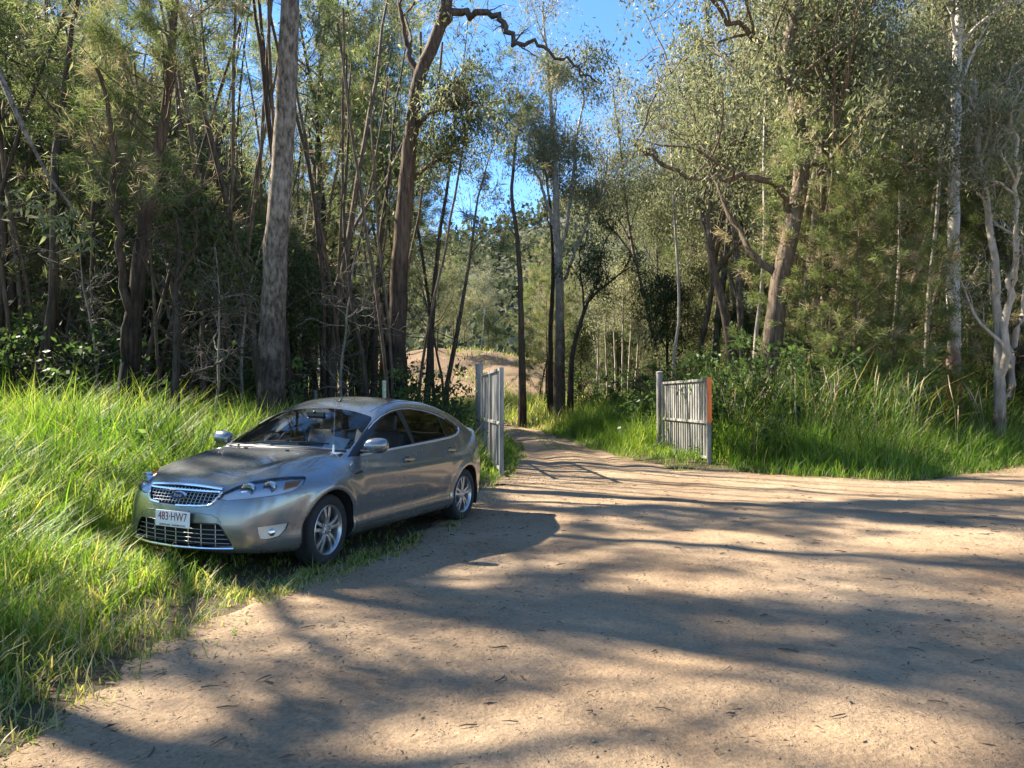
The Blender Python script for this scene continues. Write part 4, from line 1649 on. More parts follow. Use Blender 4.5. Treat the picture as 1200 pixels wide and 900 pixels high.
    cut(gfp, X, Z, GF, side, only=DLO)
    grp = [(-1.685, 1.03), (-1.675, 1.388), (-1.88, 1.388), (-2.12, 1.366), (-2.36, 1.323), (-2.44, 1.298), (-2.46, 1.068), (-2.2, 1.052), (-1.9, 1.04)]
    cut(grp, X, Z, GR, side, only=DLO)
    gqp = [(-2.495, 1.075), (-2.485, 1.287), (-2.62, 1.24), (-2.78, 1.182), (-2.862, 1.142), (-2.872, 1.125), (-2.80, 1.098), (-2.65, 1.084)]
    cut(gqp, X, Z, GQ, side, only=DLO)
    # doors
    dfp = [(-.475, .30), (-.455, .36), (-.475, .60), (-.50, .80), (-.50, .961), (-1.0, .979), (-1.638, 1.006), (-1.615, .80), (-1.585, .50), (-1.575, .30)]
    cut(dfp, X, Z, DF, side, only=0)
    drp = [(-1.58, .30), (-1.59, .50), (-1.62, .80), (-1.643, 1.006), (-2.2, 1.029), (-2.6, 1.048), (-2.72, 1.058), (-2.70, .96), (-2.62, .85), (-2.53, .76), (-2.455, .66),
           (-2.405, .52), (-2.39, .40), (-2.395, .30)]
    cut(drp, X, Z, DR, side, only=0)
    # lamps: seen across the corner
    q = math.sqrt(.5)
    E1 = (-q, q, 0)
    hl = [(-.345, .665), (-.29, .72), (-.19, .768), (-.05, .808), (.10, .830), (.25, .838), (.385, .832), (.40, .82), (.36, .77), (.28, .725), (.12, .700), (-.08, .680), (-.25, .660)]
    cut(hl, E1, Z, HL, lambda c, n: c.x > .1 and c.y > .25)
    fg = [(-.02, .445), (.12, .455), (.235, .462), (.215, .41), (.16, .355), (.06, .335), (.005, .34), (-.015, .39)]
    cut(fg, E1, Z, FOG, lambda c, n: c.x > .2 and c.y > .3 and c.z < .6)
    # grilles: seen from the front
    fr = lambda c, n: c.x > .45 and c.z < .80
    gu = [(-.02, .755), (0, .755), (.2, .752), (.375, .742), (.392, .73), (.382, .69), (.345, .635), (.315, .617), (.2, .606), (0, .602), (-.02, .602)]
    cut(gu, Y, Z, GU, fr)
    gl = [(-.02, .465), (0, .465), (.25, .468), (.41, .47), (.44, .448), (.495, .36), (.525, .298), (.525, .288), (.35, .277), (0, .272), (-.02, .272)]
    cut(gl, Y, Z, GL, fr)
    # tail lamps
    rl = [(-3.52, .98), (-3.50, .86), (-3.62, .79), (-3.85, .78), (-3.85, .97), (-3.7, 1.0)]
    cut(rl, X, Z, RL, lambda c, n: c.y > .42)

    # ---- split the skin
    bm.faces.ensure_lookup_table()
    bm.normal_update()
    groups = {}
    for f in bm.faces:
        groups.setdefault(f[lay], []).append([tuple(v.co) for v in f.verts])
    bm.free()

    root = empty("hatchback_car")
    M = {}
    M['paint'] = paint = None
    m, n, b = new_mat("grey_paint")
    b.inputs["Base Color"].default_value = (.225, .236, .236, 1)
    b.inputs["Metallic"].default_value = .66
    b.inputs["Roughness"].default_value = .30
    b.inputs["Coat Weight"].default_value = .9
    b.inputs["Coat Roughness"].default_value = .045
    t = n.nodes.new("ShaderNodeTexCoord")
    z = n.nodes.new("ShaderNodeTexNoise"); z.inputs["Scale"].default_value = 3.5; z.inputs["Detail"].default_value = 7
    r = n.nodes.new("ShaderNodeMapRange"); r.inputs["From Min"].default_value = .35; r.inputs["From Max"].default_value = .75
    r.inputs["To Min"].default_value = .21; r.inputs["To Max"].default_value = .33
    n.links.new(t.outputs["Object"], z.inputs["Vector"]); n.links.new(z.outputs["Fac"], r.inputs["Value"])
    n.links.new(r.outputs["Result"], b.inputs["Roughness"])
    # dust low down on the doors
    sxyz = n.nodes.new("ShaderNodeSeparateXYZ"); dm = n.nodes.new("ShaderNodeMapRange")
    dm.inputs["From Min"].default_value = .62; dm.inputs["From Max"].default_value = .22
    dm.inputs["To Max"].default_value = .5
    mulz = n.nodes.new("ShaderNodeMath"); mulz.operation = 'MULTIPLY'
    mxr = n.nodes.new("ShaderNodeMixRGB")
    mxr.inputs["Color1"].default_value = (.225, .236, .236, 1); mxr.inputs["Color2"].default_value = (.22, .18, .13, 1)
    n.links.new(t.outputs["Object"], sxyz.inputs["Vector"]); n.links.new(sxyz.outputs["Z"], dm.inputs["Value"])
    n.links.new(dm.outputs["Result"], mulz.inputs[0]); n.links.new(z.outputs["Fac"], mulz.inputs[1])
    n.links.new(mulz.outputs["Value"], mxr.inputs["Fac"]); n.links.new(mxr.outputs["Color"], b.inputs["Base Color"])
    paint = m
    black = simple_mat("black_trim", (.012, .012, .013), .35)
    rubber = simple_mat("tyre_rubber", (.022, .021, .02), .85, noise=.3, nscale=30)
    chrome = simple_mat("chrome", (.82, .83, .85), .12, 1.0)
    satin = simple_mat("satin_strip", (.74, .74, .74), .35, .75)
    alloy = simple_mat("alloy", (.50, .51, .52), .32, .85, noise=.15, nscale=8)
    dark = simple_mat("dark_cavity", (.01, .01, .01), .9)
    trimgrey = simple_mat("cabin_reflection_grey", (.45, .45, .43), .8)  # dash grey lightened to stand in for the reflection that pales it
    cabdark = simple_mat("cabin_charcoal", (.05, .052, .058), .85)
    seatm = simple_mat("seat_cloth", (.16, .165, .19), .95, noise=.2, nscale=60)
    amber = simple_mat("amber_lens", (.75, .23, .02), .25, coat=.5)
    redl = simple_mat("red_lens", (.35, .01, .01), .2, coat=.5)
    white = simple_mat("plate_white", (.90, .89, .87), .45)
    maroon = simple_mat("plate_maroon", (.30, .006, .022), .5)
    blue = simple_mat("badge_blue", (.012, .035, .20), .4)
    barm = simple_mat('grille_bar_metal', (.28, .28, .275), .4, .8)
    lampm = simple_mat('lamp_silver', (.85, .86, .88), .35, .15)
    projm = simple_mat('projector', (.70, .72, .76), .25, .9)
    fogm = simple_mat('fog_panel', (.62, .61, .57), .30, .4)
    discm = simple_mat('disc', (.25, .24, .23), .4, .8)
    paper = simple_mat("paper", (.7, .71, .68), .8)

    def glass(name, tintc, rough=.02, base=.06, clear=None):
        m = bpy.data.materials.new(name)
        m.use_nodes = True
        n = m.node_tree
        n.nodes.clear()
        out = n.nodes.new("ShaderNodeOutputMaterial")
        tr = n.nodes.new("ShaderNodeBsdfTransparent")
        tr.inputs["Color"].default_value = (*tintc, 1)
        gl = n.nodes.new("ShaderNodeBsdfGlossy")
        gl.inputs["Roughness"].default_value = rough
        fr = n.nodes.new("ShaderNodeFresnel")
        fr.inputs["IOR"].default_value = 1.5
        mx = n.nodes.new("ShaderNodeMixShader")
        n.links.new(fr.outputs["Fac"], mx.inputs["Fac"])
        n.links.new(tr.outputs["BSDF"], mx.inputs[1])
        n.links.new(gl.outputs["BSDF"], mx.inputs[2])
        n.links.new(mx.outputs["Shader"], out.inputs["Surface"])
        return m
    g_clear = glass("windscreen_glass", (.93, .96, .94))
    g_tint = glass("tinted_glass", (.34, .36, .35))
    g_front = glass("door_glass", (.85, .88, .86))
    g_lens = glass("lamp_lens", (.93, .95, .97), .03)

    def skin(name, pids, mat, parent, mirror=0, gap=0.0, off=0.0, rim=0.0):
        """mirror 0: both halves in one mesh; +1 left side only; -1 right side only"""
        vmap, vs, fs = {}, [], []
        for pid in pids:
            for poly in groups.get(pid, []):
                f = []
                for c in poly:
                    key = (round(c[0], 5), round(c[1], 5), round(c[2], 5))
                    if key not in vmap:
                        vmap[key] = len(vs)
                        vs.append(c)
                    i = vmap[key]
                    if i not in f:
                        f.append(i)
                if len(f) > 2:
                    fs.append(f)
        if not vs:
            return None
        vs = np.array(vs)
        nr = car_normal(vs)
        # boundary edges
        ec = {}
        for f in fs:
            for i in range(len(f)):
                e = (f[i], f[(i + 1) % len(f)])
                ek = (min(e), max(e))
                ec.setdefault(ek, []).append(e)
        bnd = [l[0] for k, l in ec.items() if len(l) == 1 and not (vs[k[0]][1] < 1e-4 and vs[k[1]][1] < 1e-4)]
        if gap:
            acc = {}
            for f in fs:
                c = vs[f].mean(0)
                for i in f:
                    acc.setdefault(i, []).append(c)
            for i in {i for e in bnd for i in e}:
                d = np.mean(acc[i], 0) - vs[i]
                if vs[i][1] < 1e-4:
                    d[1] = 0
                d -= nr[i] * d.dot(nr[i])
                L = np.linalg.norm(d)
                if L > 1e-6:
                    vs[i] = vs[i] + d / L * gap
        V2 = vs + nr * off
        NN = nr.copy()
        if rim:
            base = len(V2)
            bi = sorted({i for e in bnd for i in e})
            mp_ = {i: base + k for k, i in enumerate(bi)}
            V2 = np.vstack([V2, V2[bi] - nr[bi] * rim])
            NN = np.vstack([NN, NN[bi]])
            rimf = [[b_, a_, mp_[a_], mp_[b_]] for a_, b_ in bnd]
        else:
            rimf = []
        if mirror == 0:
            nv = len(V2)
            Vm = V2 * np.array([1, -1, 1])
            weld = {i: i for i in range(nv) if V2[i][1] < 1e-4}
            remap = {}
            ext, extn = [], []
            for i in range(nv):
                if i in weld:
                    remap[i] = i
                else:
                    remap[i] = nv + len(ext)
                    ext.append(Vm[i])
                    extn.append(NN[i] * np.array([1, -1, 1]))
            F2 = fs + rimf
            F2 = F2 + [[remap[i] for i in f][::-1] for f in F2]
            V2 = np.vstack([V2, np.array(ext)]) if ext else V2
            NN = np.vstack([NN, np.array(extn)]) if ext else NN
            nmain = len(fs)
        elif mirror == 1:
            F2 = fs + rimf
        else:
            V2 = V2 * np.array([1, -1, 1])
            NN = NN * np.array([1, -1, 1])
            F2 = [f[::-1] for f in fs + rimf]
        me = bpy.data.meshes.new(name)
        me.from_pydata([tuple(v) for v in V2], [], F2)
        me.polygons.foreach_set("use_smooth", np.ones(len(me.polygons), bool))
        me.update()
        # face orientation outwards
        flip = 0
        for p in list(me.polygons)[:40]:
            if np.dot(p.normal, NN[p.vertices[0]]) < 0:
                flip += 1
            else:
                flip -= 1
        if flip > 0:
            me.flip_normals()
        if not rim:
            me.normals_split_custom_set_from_vertices([tuple(v) for v in NN])
        else:
            me.normals_split_custom_set_from_vertices([tuple(v) for v in NN])
        me.materials.append(mat)
        return obj(name, me, parent)

    body = skin("body_shell", [0], paint, root)
    g = .0036
    bonnet = skin("bonnet", [BON], paint, root, 0, g, 0, .012)
    doors = []
    for sgn in (1, -1):
        d = skin("door", [DF], paint, root, sgn, g, 0, .012)
        d2 = skin("door", [DR], paint, root, sgn, g, 0, .012)
        doors += [d, d2]
        fr_ = skin("window_surround", [DLO], black, root, sgn, 0, -.001)
        for pid, mt in ((GF, g_front), (GR, g_tint), (GQ, g_tint)):
            skin("side_window", [pid], mt, root, sgn, 0, -.004)
        skin("tail_lamp", [RL], redl, root, sgn, .001, 0)
    ws_o = skin("windscreen", [WS], g_clear, root, 0, .004, -.001)
    skin("rear_window", [RG], g_tint, root, 0, .002, -.001)
    # dark inner skin so panel joints read dark and light does not leak: slightly smaller body without glass or grille holes
    inner_ids = [0, BON, DF, DR, RL]

    def surf_front(y, z):
        y = np.atleast_1d(np.asarray(y, float)); z = np.atleast_1d(np.asarray(z, float)) + 0 * y
        O = np.stack([np.full_like(y, .2), y, z], 1)
        return ray_hit(O, np.tile([1.0, 0, 0], (len(y), 1)), 1.2)[:, 0]

    def surf_top(x, y):
        x = np.atleast_1d(np.asarray(x, float)); y = np.atleast_1d(np.asarray(y, float)) + 0 * x
        x = x + 0 * y
        O = np.stack([x, y, np.full_like(x, .62)], 1)
        return ray_hit(O, np.tile([0, 0, 1.0], (len(x), 1)), 1.2)[:, 2]

    # belt strip and the thin bright line over the glass
    for sgn in (1, -1):
        for nm, path, rad in (("belt_strip", [(-.60, .962), (-1.0, .979), (-1.6, 1.004), (-2.2, 1.029), (-2.6, 1.049), (-2.80, 1.072), (-2.895, 1.103), (-2.925, 1.135), (-2.92, 1.15)], .0125),
                              ("window_line", [(-.92, 1.205), (-1.05, 1.262), (-1.22, 1.324), (-1.42, 1.37), (-1.62, 1.396), (-1.88, 1.401), (-2.15, 1.378), (-2.4, 1.333), (-2.62, 1.27)], .005)):
            xs = np.array([p[0] for p in path]); zs = np.array([p[1] for p in path])
            tt = np.linspace(0, len(xs) - 1, 46)
            xs2 = np.interp(tt, range(len(xs)), xs); zs2 = np.interp(tt, range(len(zs)), zs)
            ys = side_y(xs2, zs2) + .001
            b_ = MB(); b_.tube([(x, y * sgn, z) for x, y, z in zip(xs2, ys, zs2)], rad, 6)
            b_.build(nm, satin, root, True)
        # shield-shaped mirror with a lower black half
        mb = MB()
        prof = [(0, .07), (.03, .098), (.09, .11), (.16, .105), (.205, .085), (.225, .05)]
        vs, fs = [], []
        nn_ = 20
        for (o_, r_) in prof:
            for k in range(nn_):
                t_ = 2 * math.pi * k / nn_
                cx = r_ * .80 * math.cos(t_)
                cz = r_ * .72 * math.sin(t_)
                if cx > 0:
                    cx *= .95
                else:
                    cx *= .62
                vs.append((-.655 + cx - o_ * .12, (.850 + o_) * sgn, 1.050 + cz + o_ * .06))
        for i in range(len(prof) - 1):
            for k in range(nn_):
                k2 = (k + 1) % nn_
                fs.append((i * nn_ + k, i * nn_ + k2, (i + 1) * nn_ + k2, (i + 1) * nn_ + k))
        fs.append(tuple(range(nn_))); fs.append(tuple(range((len(prof) - 1) * nn_, len(prof) * nn_))[::-1])
        mb.add(vs, fs)
        mir = mb.build("wing_mirror", paint, root, True, angle=60)
        mb = MB(); mb.box((-.722, .965 * sgn, 1.056), (.012, .17, .095)); mb.build("mirror_glass", chrome, mir, bevel=.004)
        mb = MB(); mb.tube([(-.64, .79 * sgn, 1.0), (-.645, .89 * sgn, 1.0), (-.655, 1.04 * sgn, 1.003)], [.035, .032, .026], 10, squash=.5)
        mb.build("mirror_arm", black, mir, True)
        for d, hx, hz in ((doors[0 if sgn > 0 else 2], -1.42, .868), (doors[1 if sgn > 0 else 3], -2.47, .908)):
            yy = float(side_y([hx], [hz])[0])
            mb = MB(); mb.box((hx, (yy + .024) * sgn, hz), (.20, .020, .034)); mb.box((hx + .085, (yy + .010) * sgn, hz), (.02, .03, .026)); mb.box((hx - .085, (yy + .010) * sgn, hz), (.02, .03, .026))
            mb.build("handle", paint, d, True, .006)
            t_ = np.arange(20) * 2 * math.pi / 20
            u, w = hx + .065 * np.cos(t_), hz - .002 + .030 * np.sin(t_)
            vs = list(zip(u, (side_y(u, w) + .0025) * sgn, w))
            mb = MB(); mb.add(vs, [tuple(range(20))]); mb.build("handle_recess", black, d)
        # fender vent
        path = [(-.30, .80), (-.36, .805), (-.46, .815)]
        xs = np.linspace(-.33, -.47, 8); zs = .808 + (-.33 - xs) * .10
        ys = side_y(xs, zs) + .002
        mb = MB(); mb.tube([(x, y * sgn, z) for x, y, z in zip(xs, ys, zs)], [.004, .008, .011, .012, .012, .012, .012, .010], 6)
        mb.build("fender_vent", black, root, True)
        # wheel arch liners
        for wx in (0, -2.85):
            mb = MB()
            prof = [(.380, .905), (.372, .86), (.365, .62), (.20, .56)]
            mb.lathe([(r_, o_ * sgn) for r_, o_ in prof], 36, 'y', (wx, 0, .335))
            mb.f = [f_ for f_ in mb.f if min(mb.v[i_][2] for i_ in f_) > .17]
            mb.build("wheel_arch_liner", dark, root, True)
        # mud flaps
        for wx in (-.375, -3.225):
            mb = MB(); mb.box((wx, .81 * sgn, .25), (.012, .17, .16)); mb.build("mud_flap", black, root, bevel=.004)
        # head lamp: bowl, projector, reflector, amber, clear cover
        skin_l = skin("headlamp", [HL], g_lens, root, sgn, .002, .0)
        bowl = skin("lamp_bowl", [HL], lampm, skin_l, sgn, .004, -.032)
        # joining wall round the lamp
        rimo = skin("lamp_surround", [HL], black, skin_l, sgn, .003, -.003, .06)
        # keep only the rim faces of the surround
        nfs = len(groups[HL])
        bmx = bmesh.new(); bmx.from_mesh(rimo.data); bmx.faces.ensure_lookup_table()
        bmesh.ops.delete(bmx, geom=[f for f in bmx.faces if f.index < nfs], context='FACES')
        bmx.to_mesh(rimo.data); bmx.free()
        for (px_, py_, pz_, rr) in ((.70, .555, .738, .056), (.585, .67, .757, .050)):
            mb = MB(); mb.lathe([(.003, .004), (rr * .45, .006), (rr * .80, .014), (rr * .95, .018), (rr * 1.06, .008), (rr * 1.1, -.03)], 20, 'x')
            o_ = mb.build("lamp_projector", projm, skin_l, True)
            P_ = np.array([[px_, py_, pz_]])
            nr_ = np.array([.80, .60, .05])
            # move in from the skin
            hit = ray_hit(P_ * 0 + np.array([[.2, .1, pz_]]), (P_ - np.array([[.2, .1, pz_]])) / np.linalg.norm(P_ - np.array([[.2, .1, pz_]])))[0]
            hit = hit - np.array([.030, .020, 0])
            o_.location = (hit[0], hit[1] * sgn, hit[2])
            o_.rotation_euler = (0, 0, math.radians(18) * sgn)
        # amber corner inside the lamp
        aps = []
        for u, w in ((.20, .752), (.325, .778), (.36, .815), (.215, .808)):
            # corner coordinates back to a point on the skin
            d0 = np.array([[q, q, 0]])
            o0 = np.array([[-q * u - q * .2, q * u - q * .2, w]]) + d0 * .55
            aps.append(ray_hit(o0, d0)[0])
        aps = np.array(aps); an = car_normal(aps)
        mb = MB(); mb.add([tuple((p - nn2 * .014) * np.array([1, sgn, 1])) for p, nn2 in zip(aps, an)] + [tuple((p - nn2 * .03) * np.array([1, sgn, 1])) for p, nn2 in zip(aps, an)],
                          [(0, 1, 2, 3), (0, 4, 5, 1), (1, 5, 6, 2), (2, 6, 7, 3), (3, 7, 4, 0)])
        mb.build("indicator", amber, skin_l)
        # fog lamp panel
        fo = skin("fog_lamp", [FOG], fogm, root, sgn, .003, -.012)
        skin("fog_lamp_rim", [FOG], black, fo, sgn, -.004, -.016, .0)
        u, w = .10, .392
        d0 = np.array([[q, q, 0]]); o0 = np.array([[-q * u - q * .2, q * u - q * .2, w]]) + d0 * .55
        h = ray_hit(o0, d0)[0]; hn = car_normal(h[None])[0]
        mb = MB(); mb.lathe([(.002, .012), (.018, .010), (.028, .004), (.034, -.006)], 18, 'x')
        o_ = mb.build("fog_lens", chrome, fo, True)
        h = h - hn * .010
        o_.location = (h[0], h[1] * sgn, h[2]); o_.rotation_euler = (0, 0, math.atan2(hn[1] * sgn, hn[0]))

    # ---- front: grilles, plate, badge, bright lip
    gr = skin("grille_back", [GU], dark, root, 0, 0, -.045)
    gr.name = "upper_grille"
    def hstrip(name, z0, y0, rad, mat, parent, off=-.004, n=40, zc=0.0, sq=1.0):
        ys = np.linspace(-y0, y0, n)
        zz = np.full(n, z0) + zc * (ys / y0) ** 2
        xs = surf_front(np.abs(ys), zz) + off
        b_ = MB(); b_.tube([(x, y, z) for x, y, z in zip(xs, ys, zz)], rad, 8, squash=sq)
        return b_.build(name, mat, parent, True)
    for k, zz in enumerate((.632, .657, .682, .707, .730)):
        hw = float(np.interp(zz, [.605, .635, .69, .73], [.315, .345, .382, .392])) - .012
        hstrip("grille_bar", zz, hw, .0030, barm, gr, -.012, zc=-.004)
    mb = MB()
    for yv in np.linspace(-.36, .36, 19):
        z0 = .612 if abs(yv) < .30 else .612 + (abs(yv) - .30) * 1.2
        zs = np.array([z0, .742 - abs(yv) * .03])
        xs = surf_front(np.full(2, abs(yv)), zs) - .018
        mb.tube([(xs[0], yv, zs[0]), (xs[1], yv, zs[1])], .0032, 5)
    kind(mb.build("grille_upright", satin, gr), "stuff")
    # chrome frame of the upper grille
    def frame_loop(name, pts, rad, mat, parent, off=.002):
        P = [(a, b) for a, b in pts]
        full = P + [(-a, b) for a, b in P[::-1] if a > 1e-6]
        yy = np.array([a for a, b in full]); zz = np.array([b for a, b in full])
        # resample
        s = np.concatenate([[0], np.cumsum(np.hypot(np.diff(yy), np.diff(zz)))])
        t_ = np.linspace(0, s[-1], 90)
        yy, zz = np.interp(t_, s, yy), np.interp(t_, s, zz)
        xs = surf_front(np.abs(yy), zz) + off
        b_ = MB(); b_.tube([(x, y, z) for x, y, z in zip(xs, yy, zz)], rad, 8)
        return b_.build(name, mat, parent, True)
    frame_loop("grille_frame", [(0, .602), (.2, .606), (.315, .617), (.345, .636), (.382, .69), (.391, .725)], .011, chrome, gr)
    hstrip("grille_top_strip", .761, .385, .017, chrome, gr, .000, zc=-.016, sq=.9)
    gl_ = skin("lower_grille", [GL], dark, root, 0, 0, -.05)
    for zz in (.308, .344, .380, .418):
        hw = float(np.interp(zz, [.288, .36, .448, .47], [.522, .492, .437, .40])) - .010
        hstrip("grille_bar", zz, hw, .0042, barm, gl_, -.012)
    mb = MB()
    for yv in np.linspace(-.38, .38, 7):
        zs = np.array([.280, .46])
        xs = surf_front(np.full(2, abs(yv)), zs) - .02
        mb.tube([(xs[0], yv, zs[0]), (xs[1], yv, zs[1])], .0035, 5)
    kind(mb.build("grille_upright", satin, gl_), "stuff")
    frame_loop("grille_frame", [(0, .467), (.25, .470), (.41, .472), (.442, .45), (.497, .362), (.527, .296)], .004, black, gl_, .001)
    hstrip("bumper_lip_strip", .262, .54, .014, chrome, root, .004, zc=.010, sq=.8)
    # sculpted plinth over the lower grille
    frame_loop("bumper_crease", [(.0, .548), (.26, .548), (.35, .542), (.41, .515), (.445, .468)], .004, paint, root, -.001)
    # valance under the bumper
    hstrip("front_valance", .215, .50, .022, black, root, -.03, zc=.01)
    # number plate
    px_ = float(surf_front([0.0], [.50])[0]) + .018
    plate = MB(); plate.box((px_, 0, .490), (.006, .372, .134)); plate = plate.build("number_plate", white, root, bevel=.002)
    plate.rotation_euler = (0, 0, 0)
    mb = MB(); mb.box((px_ - .014, 0, .49), (.020, .33, .10)); mb.build("plate_holder", black, plate)

    def text(name, s, size, loc, mat, parent, sx_=1.0, shear=0, depth=.0012):
        c = bpy.data.curves.new("txt", 'FONT')
        c.body = s; c.size = size; c.align_x = 'CENTER'; c.align_y = 'CENTER'; c.extrude = depth; c.shear = shear
        c.resolution_u = 3
        o_ = bpy.data.objects.new("txt", c)
        COL.objects.link(o_)
        bpy.context.view_layer.update()
        me_ = bpy.data.meshes.new_from_object(o_.evaluated_get(bpy.context.evaluated_depsgraph_get()))
        bpy.data.objects.remove(o_); bpy.data.curves.remove(c)
        # text plane -> faces +x, reading towards +y
        R_ = Matrix(((0, 0, 1, 0), (sx_, 0, 0, 0), (0, 1, 0, 0), (0, 0, 0, 1)))
        me_.transform(R_)
        me_.materials.clear(); me_.materials.append(mat)
        t_ = obj(name, me_, parent)
        t_.location = loc
        return t_
    text("plate_lettering", "483\u00b7HW7", .098, (px_ + .0035, 0, .506), maroon, plate, .80)
    text("plate_slogan", "QUEENSLAND - SUNSHINE STATE", .021, (px_ + .0035, 0, .4375), maroon, plate, .90)
    # badge
    bx_ = float(surf_front([0.0], [.680])[0]) + .012
    mb = MB()
    vs = [(bx_ + .006, .076 * math.cos(t_), .680 + .033 * math.sin(t_)) for t_ in np.linspace(0, 2 * math.pi, 33)[:-1]]
    vs2 = [(bx_ - .02, .080 * math.cos(t_), .680 + .037 * math.sin(t_)) for t_ in np.linspace(0, 2 * math.pi, 33)[:-1]]
    mb.add(vs + vs2, [tuple(range(32))] + [(i, i + 32, (i + 1) % 32 + 32, (i + 1) % 32) for i in range(32)])
    badge = mb.build("badge", chrome, gr, True)
    mb = MB()
    vs = [(bx_ + .0095, .070 * math.cos(t_), .680 + .029 * math.sin(t_)) for t_ in np.linspace(0, 2 * math.pi, 33)[:-1]]
    mb.add(vs, [tuple(range(32))]); mb.build("badge_face", blue, gr)
    text("badge_script", "Ford", .042, (bx_ + .0105, 0, .683), satin, gr, 1.0, .35, .0008)

    # ---- wheels
    def wheel(wx, sgn, steer=0):
        w = empty("wheel", (wx, .79 * sgn, .325)); w.parent = root
        w.rotation_euler = (0, 0, steer)
        s = sgn
        mb = MB(); mb.lathe([(.222, .085 * s), (.236, .100 * s), (.27, .108 * s), (.30, .104 * s), (.317, .088 * s), (.325, .06 * s), (.327, 0), (.325, -.06 * s),
                             (.315, -.09 * s), (.28, -.108 * s), (.222, -.09 * s)], 48, 'y', close=True)
        mb.build("tyre", rubber, w, True, angle=50)
        mb = MB(); mb.lathe([(.228, .094 * s), (.222, .099 * s), (.214, .094 * s), (.205, .06 * s), (.195, -.02 * s), (.20, -.09 * s), (.222, -.09 * s), (.226, .07 * s)], 48, 'y', close=True)
        mb.build("rim", alloy, w, True, angle=50)
        mb = MB(); mb.lathe([(.002, .02 * s), (.15, .02 * s), (.15, .0 * s), (.002, 0)], 32, 'y'); mb.build("brake_disc", discm, w, True)
        mb = MB(); mb.lathe([(.002, -.045 * s), (.21, -.045 * s)], 32, 'y'); mb.build("backing_plate", dark, w)
        for k in range(5):
            a0 = 2 * math.pi * k / 5 + math.pi / 2
            mb = MB()
            for da in (-1, 1):
                # a tapered bar from hub to rim, curving in
                ca, sa = math.cos(a0), math.sin(a0)
                pts_in, pts_out = .050, .214
                vs = []
                for rr, off, hw, dep in ((pts_in, .012, .0165, .078), (.12, .023, .0155, .086), (pts_out, .043, .0205, .078)):
                    for side_ in (-1, 1):
                        o_ = off * da + hw * side_
                        vs.append((rr * ca - o_ * sa, dep * s, rr * sa + o_ * ca))
                    for side_ in (1, -1):
                        o_ = off * da + hw * .85 * side_
                        vs.append((rr * ca - o_ * sa, (dep - .032) * s, rr * sa + o_ * ca))
                fs = []
                for i in range(2):
                    for kk in range(4):
                        k2 = (kk + 1) % 4
                        fs.append((i * 4 + kk, i * 4 + k2, (i + 1) * 4 + k2, (i + 1) * 4 + kk))
                mb.add(vs, fs)
            mb.build("spoke", alloy, w, False, .004)
        mb = MB(); mb.lathe([(.002, .086 * s), (.028, .085 * s), (.034, .076 * s), (.07, .070 * s), (.078, .04 * s)], 24, 'y'); mb.build("hub", alloy, w, True)
        for k in range(5):
            a0 = 2 * math.pi * (k + .5) / 5 + math.pi / 2
            mb = MB(); mb.lathe([(.002, .012 * s), (.009, .010 * s), (.010, 0)], 8, 'y', (.052 * math.cos(a0), .074 * s, .052 * math.sin(a0)))
            mb.build("wheel_nut", chrome, w, True)
        return w
    for sgn in (1, -1):
        wheel(0, sgn, math.radians(3))
        wheel(-2.85, sgn)

    # ---- cabin seen through the glass
    mb = MB(); mb.box((-1.75, 0, .33), (2.9, 1.5, .06)); mb.build("cabin_floor", cabdark, root)
    mb = MB()
    dash = [(-.36, .985), (-.55, 1.0), (-.80, .985), (-.93, .93), (-.95, .82), (-.85, .6), (-.36, .6)]
    mb.prism(dash, 'y', -.70, .70)
    mb.build("dashboard", trimgrey, root, True, .02)
    mb = MB(); mb.prism([(-.70, .99), (-.80, 1.025), (-.93, 1.02), (-.98, .95), (-.9, .9)], 'y', -.55, -.18); mb.build("instrument_hood", trimgrey, root, True, .015)
    mb = MB()
    R0 = .185
    pts = [(-1.06 - .38 * R0 * math.sin(t_), -.36 + R0 * math.cos(t_), .985 + .92 * R0 * math.sin(t_)) for t_ in np.linspace(0, 2 * math.pi, 29)]
    mb.tube(pts, .016, 8, False)
    mb.tube([(-1.06, -.36 - R0, .985), (-1.05, -.36, .965), (-1.06, -.36 + R0, .985)], [.012, .05, .012], 8)
    mb.tube([(-1.05, -.36, .965), (-.86, -.36, .90)], .03, 8)
    mb.build("steering_wheel", cabdark, root, True)
    for (sx_, sy_) in ((-1.45, .37), (-1.45, -.37)):
        mb = MB(); mb.box((sx_ + .10, sy_, .50), (.52, .52, .20))
        mb.box((sx_ - .24, sy_, .82), (.14, .50, .62), Matrix.Rotation(math.radians(-14), 3, 'Y'))
        st = mb.build("seat", seatm, root, True, .05)
        mb = MB(); mb.box((sx_ - .35, sy_, 1.23), (.09, .27, .19), Matrix.Rotation(math.radians(-8), 3, 'Y'))
        mb.build("headrest", seatm, st, True, .035)
    mb = MB(); mb.box((-2.35, 0, .50), (.5, 1.25, .2)); mb.box((-2.68, 0, .80), (.14, 1.25, .60), Matrix.Rotation(math.radians(-18), 3, 'Y'))
    bs = mb.build("rear_bench", seatm, root, True, .05)
    for sy_ in (-.38, .38):
        mb = MB(); mb.box((-2.80, sy_, 1.14), (.09, .26, .15)); mb.build("headrest", seatm, bs, True, .035)
    mb = MB(); mb.box((-3.1, 0, 1.02), (.62, 1.1, .03)); mb.build("parcel_shelf", cabdark, root)
    mb = MB(); mb.box((-.98, 0, 1.325), (.03, .22, .065)); mb.tube([(-.98, 0, 1.33), (-.95, 0, 1.37)], .012, 6); mb.build("rear_view_mirror", black, root, bevel=.006)
